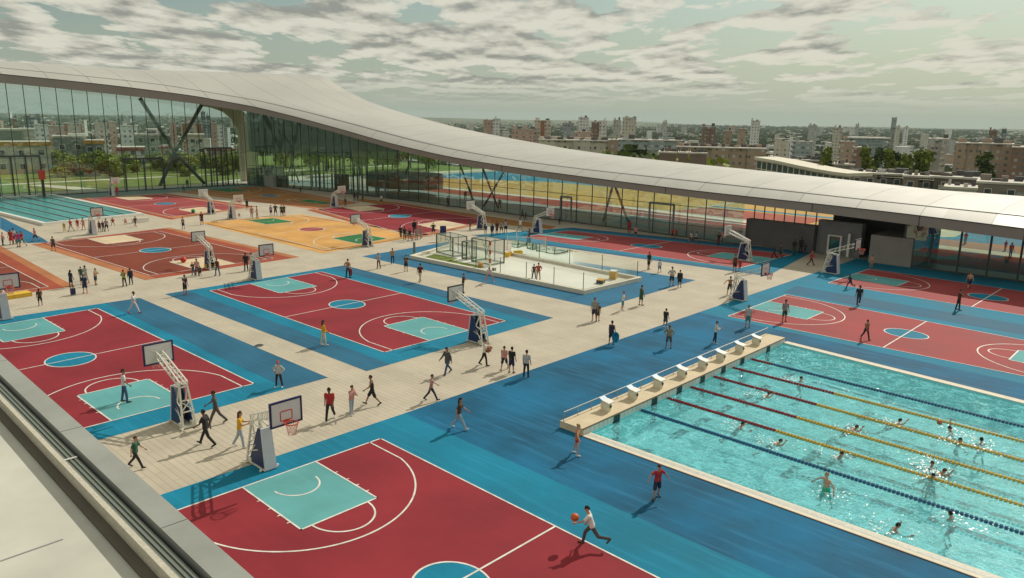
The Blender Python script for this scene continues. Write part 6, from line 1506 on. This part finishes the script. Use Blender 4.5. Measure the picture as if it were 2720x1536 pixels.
B(2000, 2075, 404, 380, F['taupe'], 'low grey brown row behind the curved white roof', sections=4, huts=6); B(2110, 2160, 415, 330, F['taupe'], 'short dark row right of the big poplar trunk', huts=3)
st_ = thing('stadium', 'flat white stadium roof seen edge on in the far middle distance', 'stadium', (*at(2185, 1000), gz(*at(2185, 1000)))); st_.rotation_euler.z = -rad(43)
zz_ = z_at(*at(2185, 1000), lambda x: 345*1.0559)-st_.location.z; MB().box(-19, 19, -9, 9, zz_-1.3, zz_).build('roof', M_WHITE, st_); MB().box(-15, 15, -7, 7, -4, zz_-1.31).build('stand', F['teal'], st_)
# curved white-roofed hall in the middle ground
wv = thing('wave_building', 'long white building with a curved sloping roof and tall windows behind the roof wave', 'building')
A0, A1 = at(1912, 300), at(2154, 262); n = 16; wtop = curve([(1912, 396), (1960, 404), (2010, 415), (2060, 425), (2110, 433), (2154, 438)])
dx, dy = (A1[0]-A0[0], A1[1]-A0[1]); L_ = math.hypot(dx, dy); nx, ny = -dy/L_, dx/L_
if nx*A0[0]+ny*A0[1] < 0: nx, ny = -nx, -ny
RFM = MB(); WL = MB(); prev = None
for k in range(n+1):
    t = k/n; x, y = A0[0]+dx*t, A0[1]+dy*t; z = z_at(x, y, wtop); b = gz(x, y); cur = (x, y, z, b)
    if prev:
        p = prev; RFM.add([(p[0]-nx, p[1]-ny, p[2]), (x-nx, y-ny, z), (x+nx*7, y+ny*7, z+.1), (p[0]+nx*7, p[1]+ny*7, p[2]+.1), (p[0]-nx, p[1]-ny, p[2]-.8), (x-nx, y-ny, z-.8), (x+nx*7, y+ny*7, z-.8), (p[0]+nx*7, p[1]+ny*7, p[2]-.8)], [(0, 1, 2, 3), (4, 5, 1, 0), (3, 2, 6, 7), (7, 6, 5, 4), (1, 5, 6, 2), (0, 3, 7, 4)])
        WL.add([(p[0], p[1], p[3]-3), (x, y, b-3), (x, y, z-.8), (p[0], p[1], p[2]-.8)], [(0, 1, 2, 3)])
        w = MB()
        for f in range(4):
            c0, c1 = .14+f*.2, .29+f*.2
            for zz0, zz1 in ((.8, 2.9), (3.2, 5.4), (5.7, 7.6)):
                q0 = [p[i]+(cur[i]-p[i])*c0 for i in (0, 1, 2)]; q1 = [p[i]+(cur[i]-p[i])*c1 for i in (0, 1, 2)]
                w.add([(q0[0]-nx*.08, q0[1]-ny*.08, q0[2]-zz1-.4), (q1[0]-nx*.08, q1[1]-ny*.08, q1[2]-zz1-.4), (q1[0]-nx*.08, q1[1]-ny*.08, q1[2]-zz0-.4), (q0[0]-nx*.08, q0[1]-ny*.08, q0[2]-zz0-.4)], [(0, 1, 2, 3)])
        w.build('window', mat('teal_window', (.03, .08, .09), .2, .1) if k == 1 else bpy.data.materials['teal_window'], wv)
    prev = cur
RFM.build('roof', M_CREAM, wv); WL.build('wall', M_CREAM, wv)
# garden side, seen through the tall glass
B(-30, 118, 360, 300, F['plain'], 'cream two storey house with orange roof edge, nearest behind the glass on the left', name='garden_house', trim=M_ORT, windows=True, huts=0, depth=9); B(-40, 48, 328, 325, F['greyplain'], 'big blank grey volume behind the orange edged house', huts=0, name='garden_house'); B(48, 84, 327, 328, F['plain'], 'rounded pale drum on the grey volume behind the left glass', huts=0, name='garden_house')
B(130, 210, 345, 330, F['greyplain'], 'grey green house with pale upper windows behind the left glass', name='garden_house', windows=True, huts=0); B(170, 210, 341, 335, F['white'], 'white framed roof box on the grey green house', huts=0, name='garden_house'); B(208, 255, 356, 326, F['greyplain'], 'blue grey flat house with orange roof line behind the glass', trim=M_ORT, windows=True, huts=0, name='garden_house')
B(290, 357, 373, 318, F['white'], 'white house with red trim between trees behind the glass', windows=True, huts=0, trim=mat('red_trim', (.30, .05, .03), .7), name='garden_house'); B(335, 395, 340, 345, F['greyplain'], 'grey green tall house left of the crossed columns', huts=1, windows=True, name='garden_house'); B(368, 396, 328, 350, F['white'], 'white penthouse on the grey green tall house', huts=0, name='garden_house')
B(395, 425, 372, 318, F['tan'], 'brown roofed low house behind the crossed columns', huts=0, name='garden_house', roof=mat('red_brown_roof', (.20, .07, .05), .8)); B(472, 510, 341, 322, F['cream'], 'tall cream house with many windows right of the crossed columns', windows=True, huts=0, name='garden_house', balc=True); B(517, 590, 378, 316, F['pink'], 'low red roofed house beside the cream arch', huts=0, name='garden_house', roof=mat('brick_roof', (.22, .06, .045), .8))
B(507, 518, 282, 1100, F['dark'], 'dark teal skyscraper seen under the arch, taller one', huts=1); B(520, 528, 291, 1100, F['dark'], 'dark teal skyscraper seen under the arch, shorter one', huts=1); B(425, 443, 308, 800, F['pink'], 'brown and pink tower between the crossed columns'); B(455, 507, 311, 760, F['orange'], 'striped apartment row right of the crossed columns', sections=4)
B(236, 268, 311, 640, F['orange'], 'cream and orange striped block in the left glass, left one'); B(274, 292, 308, 650, F['pink'], 'pink striped block in the left glass, right one'); B(32, 44, 300, 640, F['brown'], 'narrow brown tower behind the left glass'); B(62, 106, 292, 900, F['dark'], 'wide dark office frame on the left horizon', sections=3); B(172, 186, 297, 1000, F['grey'], 'small grey tower on the left horizon'); B(84, 120, 315, 620, F['white'], 'white low block in the left distance'); B(120, 160, 318, 660, F['pink'], 'pinkish low row in the left distance')
B(160, 205, 312, 720, F['orange'], 'stepped cream row in the left distance'); B(200, 212, 305, 800, F['cream'], 'slim cream tower in the left distance'); B(300, 345, 318, 620, F['white'], 'bright white factory like block in the left distance'); B(306, 311, 290, 900, F['dark'], 'thin dark mast like tower on the left horizon', huts=0)
B(528, 545, 310, 740, F['pink'], 'pale pink block under the arch'); B(545, 562, 316, 780, F['white'], 'white domed hall under the arch', huts=1)

# the packed town: small blocks, shared meshes
kinds = [('cream', 'low cream apartment block packed in the distant town'), ('grey', 'low grey apartment block packed in the distant town'), ('taupe', 'low taupe apartment block packed in the distant town'), ('white', 'low white building packed in the distant town'), ('teal', 'low blue grey building packed in the distant town'), ('brown', 'low brown building packed in the distant town')]
protos = []
for ki, (m, lb) in enumerate(kinds):
    for (w, d, h) in ((26, 10, 10), (38, 11, 12), (15, 11, 8)):
        me = MB().box(-w/2, w/2, -d/2, d/2, -5, h).mesh('wall', [F[m]])
        r = MB(); r.box(-w/2-.3, w/2+.3, -d/2-.3, d/2+.3, h+.003, h+.45)
        for k in range(int(w/5)): xx = -w/2+2+k*5+random.uniform(-1, 1); r.box(xx, xx+random.uniform(.8, 2.2), random.uniform(-3, 0), random.uniform(.5, 3), h+.45, h+random.uniform(.9, 2.4), random.choice((0, 1)))
        protos.append((me, r.mesh('roof', [random.choice((M_ROOFC, M_ROOFC, M_ROOFD)), M_HUT]), lb, m, (w, d, h)))
rng = random.Random(11); placed = []
def town(xa, xb, da, db, n, zlim=None):
    c = 0; tries = 0
    while c < n and tries < n*12:
        tries += 1; u_ = rng.random(); dist = da*(db/da)**u_; x = rng.uniform(xa, xb); p = at(x, dist)
        if any((p[0]-q[0])**2+(p[1]-q[1])**2 < (14+dist*.012)**2 for q in placed): continue
        placed.append(p); me, rm, lb, km, dm = rng.choice(protos); z = gz(*p)
        o = bpy.data.objects.new('town_block', me); COL.objects.link(o); o.location = (*p, z); o.rotation_euler.z = rng.choice((-.75, -.75, .82, -.6))+rng.uniform(-.08, .08); s = rng.uniform(.55, .95); o.scale = (s, s, rng.uniform(.5, .9))
        tag(o, lb, 'building', 'small blocks of the distant town: '+km)
        r = bpy.data.objects.new('roof', rm); COL.objects.link(r); r.parent = o; c += 1
town(1900, 2600, 330, 640, 95); town(1250, 2600, 480, 1100, 140); town(-20, 590, 520, 1000, 30)
# farther than that the town is one speckled mass
tw = MB()
for k in range(3200):
    dist = 1000*(8500/1000)**rng.random(); x = rng.uniform(-60, 2640); p = at(x, dist); z = gz(*p); w, d, h = rng.uniform(8, 26), rng.uniform(8, 14), rng.uniform(5, 13)
    if rng.random() < .03: h = rng.uniform(22, 42); w = 14
    if dist > 4000: w *= 1.6; d *= 1.6
    a = rng.choice((-.75, .8)); c_, s_ = math.cos(a), math.sin(a)
    mi = rng.choice((0, 0, 1, 2, 3)); b_ = MB().box(-w/2, w/2, -d/2, d/2, -4, h); tw.add([(p[0]+v[0]*c_-v[1]*s_, p[1]+v[0]*s_+v[1]*c_, z+v[2]) for v in b_.v], b_.f, mi)
tag(tw.build('far_town', [F['white'], F['grey'], F['tan'], M_ROOFC]), 'speckle of countless small buildings towards the horizon', 'town', kind='stuff')

# trees: leaf clumps through the crown's volume
def leaf(name, c1, c2):
    m = bpy.data.materials.new(name); m.use_nodes = True; t = m.node_tree; b = t.nodes['Principled BSDF']
    g_ = N(t, 'ShaderNodeNewGeometry'); c = ramp(t, g_.outputs['Random Per Island'], [(0, c1), (1, c2)]); t.links.new(c, b.inputs['Base Color']); b.inputs['Roughness'].default_value = .8; b.inputs['Specular IOR Level'].default_value = .2; return m
L_OL = leaf('olive_leaves', (.09, .14, .02), (.26, .30, .06)); L_DK = leaf('dark_leaves', (.035, .065, .018), (.10, .135, .03)); L_YG = leaf('spring_leaves', (.18, .24, .03), (.42, .45, .09)); M_BARK = mat('bark', (.07, .05, .035), .9, .2, 3)
def crown_mesh(name, n, shape, m, size, seed):
    r = random.Random(seed); v = []; f = []
    blobs = shape(r)
    for k in range(n):
        bx = r.choice(blobs); d = Vector((r.gauss(0, 1), r.gauss(0, 1), r.gauss(0, 1))).normalized()*(r.random()**.45)
        c = Vector((bx[0]+d.x*bx[3], bx[1]+d.y*bx[3], bx[2]+d.z*bx[4])); a = Vector((r.gauss(0, 1), r.gauss(0, 1), r.gauss(0, .7))).normalized(); b = a.cross(Vector((r.gauss(0, 1), r.gauss(0, 1), r.gauss(0, 1)))).normalized(); s = size*r.uniform(.6, 1.4)
        i = len(v); e = a.cross(b)*s*.25; v += [c-a*s+e, c-b*s*.7, c+a*s-e, c+b*s*.7+e]; f.append((i, i+1, i+2, i+3))
    me = bpy.data.meshes.new(name); me.from_pydata([tuple(x) for x in v], [], f); me.materials.append(m); return me
def trunk_mesh(h, r, limbs, seed):
    rr = random.Random(seed); mb = MB(); mb.tube((0, 0, -2), (0, 0, h*.5), r, r*.6, 7); mb.tube((0, 0, h*.5), (0, 0, h*.85), r*.6, r*.2, 6)
    for k in range(limbs): z = h*rr.uniform(.3, .65); a = rr.uniform(0, 6.28); mb.tube((0, 0, z), (math.cos(a)*h*.2, math.sin(a)*h*.2, z+h*.2), r*.35, r*.1, 5)
    return mb.mesh('trunk', [M_BARK])
round_ = lambda r: [(r.uniform(-2.2, 2.2), r.uniform(-2.2, 2.2), r.uniform(3.4, 7.6), r.uniform(1.2, 2.2), r.uniform(1.0, 1.8)) for _ in range(9)]
pop_ = lambda r: [(r.uniform(-.7, .7), r.uniform(-.7, .7), 3+k*1.45, (1.6 if 1 < k < 9 else 1.0)*r.uniform(.75, 1.1), 1.3) for k in range(13)]
TREE = {}
for nm, sh, lm, cnt, sz in (('round', round_, L_OL, 900, .42), ('round2', round_, L_YG, 900, .42), ('dark', round_, L_DK, 900, .42), ('poplar', pop_, L_OL, 1300, .38), ('poplar2', pop_, L_DK, 1300, .38)):
    TREE[nm] = (crown_mesh('crown', cnt, sh, lm, sz, hash(nm) % 97 if 0 else len(nm)*7+cnt), trunk_mesh(8 if 'pop' not in nm else 16, .28, 5, 3))
def tree(kind, p, s, label, group, z=None, sz=None):
    cm, tm = TREE[kind]; o = thing('poplar_tree' if 'pop' in kind else 'broadleaf_tree', label, 'tree', (*p, gz(*p) if z is None else z), rng.uniform(0, 6.28), group); o.scale = (s, s, sz or s*rng.uniform(.9, 1.15))
    for nm, me in (('crown', cm), ('trunk', tm)): c = bpy.data.objects.new(nm, me); COL.objects.link(c); c.parent = o
    return o
def tree_px(kind, x, ytop, dist, label, group=None, wide=1):
    p = at(x, dist); z0 = gz(*p); zt = z_at(*p, lambda _: ytop*1.0559); H_ = 21.5 if 'pop' in kind else 9.2
    s = max(.3, (zt-z0)/H_); return tree(kind, p, s*wide, label, group, sz=s)
for i, (x, y, d, k, lb) in enumerate([(2084, 373, 300, 'poplar', 'largest poplar, standing right of the curved white roof'), (2094, 379, 305, 'poplar2', 'second trunk poplar leaning against the largest poplar'), (2197, 374, 330, 'poplar', 'slim poplar alone between the two poplar clumps'), (2244, 388, 335, 'poplar2', 'short left poplar of the middle clump'), (2257, 380, 330, 'poplar', 'tallest poplar of the middle clump'), (2272, 390, 338, 'poplar2', 'poplar at the right of the middle clump'), (2280, 392, 332, 'poplar', 'rightmost low poplar of the middle clump'), (2330, 384, 340, 'poplar', 'left poplar of the pair before the grey tower block'), (2338, 386, 345, 'poplar', 'right poplar of the pair before the grey tower block'), (2497, 388, 380, 'poplar2', 'dark pointed poplar before the wide brown slab'), (2222, 375, 480, 'poplar2', 'small dark cypress like tree on the roofs')]):
    tree_px(k, x, y-3, d*.97, lb, wide=1.05)
for x, y, d, k in [(1600, 361, 400, 'dark'), (1625, 365, 380, 'round'), (1645, 370, 375, 'round2'), (1660, 366, 380, 'dark'), (1680, 370, 378, 'round'), (1700, 372, 376, 'round2'), (1575, 378, 370, 'round2'), (1590, 382, 350, 'round'), (1615, 385, 350, 'round2'), (1640, 384, 345, 'dark'), (1652, 388, 345, 'round'), (1350, 356, 420, 'round'), (1395, 352, 450, 'dark')]:
    tree_px(k, x, y, d, 'bushy green tree in the grove behind the long cream slab', 'grove behind the cream slab', 1.3)
for k in range(190):
    x = rng.uniform(1950, 2600); d = rng.uniform(290, 640); p = at(x, d)
    if any((p[0]-q[0])**2+(p[1]-q[1])**2 < 50 for q in placed): continue
    tree(rng.choice(('round', 'round2', 'round2', 'dark')), p, rng.uniform(.85, 1.45), 'rounded green tree among the town roofs on the right', 'trees among the town roofs')
for k in range(110):
    x = rng.uniform(1260, 2600); d = rng.uniform(600, 1100); p = at(x, d); tree(rng.choice(('round', 'dark', 'dark')), p, rng.uniform(1.2, 2.2), 'dark green tree in the farther town', 'trees of the farther town')
for k in range(64):
    x = rng.choice([rng.uniform(125, 235), rng.uniform(235, 300), rng.uniform(395, 475), rng.uniform(510, 600), rng.uniform(120, 600)]); d = rng.uniform(268, 312); p = at(x, d)
    tree(rng.choice(('round', 'round2', 'round2', 'round2')), (p[0], p[1]), rng.uniform(.5, .9), 'yellow green garden tree seen through the tall glass', 'garden trees behind the glass', z=-1.6)
for k in range(26):
    x = rng.uniform(600, 1100); d = rng.uniform(260, 330); p = at(x, d); tree(rng.choice(('round', 'round2')), p, rng.uniform(.8, 1.3), 'garden tree beyond the corner of the hall', 'garden trees beyond the hall corner', z=0)
# far woods: one mass
def woods():
    r = random.Random(5); v = []; f = []
    for k in range(2300):
        dist = 620*(9800/620)**r.random(); cx = r.uniform(-80, 2660); c = at(cx, dist); z = gz(*c); cl = 30+dist*.05
        if dist > 3600: z += 0
        for j in range(9):
            x, y = c[0]+r.gauss(0, cl), c[1]+r.gauss(0, cl*.8); s = (3.5+dist*.0022)*r.uniform(.6, 1.3); h = r.uniform(5, 11)+dist*.0008
            for q in range(3):
                a = Vector((r.gauss(0, 1), r.gauss(0, 1), r.gauss(0, .5))).normalized(); b = a.cross(Vector((0, 0, 1))).normalized(); o = Vector((x+r.gauss(0, s*.4), y+r.gauss(0, s*.4), z+h*.5)); i = len(v)
                v += [tuple(o-a*s*.5-Vector((0, 0, h*.5))), tuple(o+a*s*.5-Vector((0, 0, h*.5))), tuple(o+a*s*.45+b*s*.3+Vector((0, 0, h*.4))), tuple(o-a*s*.3-b*s*.3+Vector((0, 0, h*.5)))]; f.append((i, i+1, i+2, i+3))
    me = bpy.data.meshes.new('far_woods'); me.from_pydata(v, [], f); me.materials.append(L_DK); o = bpy.data.objects.new('far_woods', me); COL.objects.link(o)
    tag(o, 'dark green woods and gardens between the far buildings up to the horizon', 'woods', kind='stuff')
woods()
# haze: one closed box of even air round everything
if HAZE:
    hz_ = MB().box(-11500, 11500, -11500, 11500, -60, 95); m = bpy.data.materials.new('haze_air'); m.use_nodes = True; t = m.node_tree; t.nodes.clear()
    pv = N(t, 'ShaderNodeVolumePrincipled'); pv.inputs['Color'].default_value = (.66, .80, .78, 1); pv.inputs['Density'].default_value = .00006; pv.inputs['Anisotropy'].default_value = 0
    o_ = N(t, 'ShaderNodeOutputMaterial'); t.links.new(pv.outputs[0], o_.inputs['Volume']); tag(hz_.build('haze', m), kind='stuff')

dc = thing('drain_cover', 'small dark drain cover in the paving between the two blue-edged courts', 'drain cover', (*G(px('U3', 858, 965)), .006)); MB().tube((0, 0, 0), (0, 0, .012), .33, n=20).build('lid', M_DARK, dc); MB().ring((0, 0, .012), .35, .02, 20, 4).build('rim', M_GREY, dc)
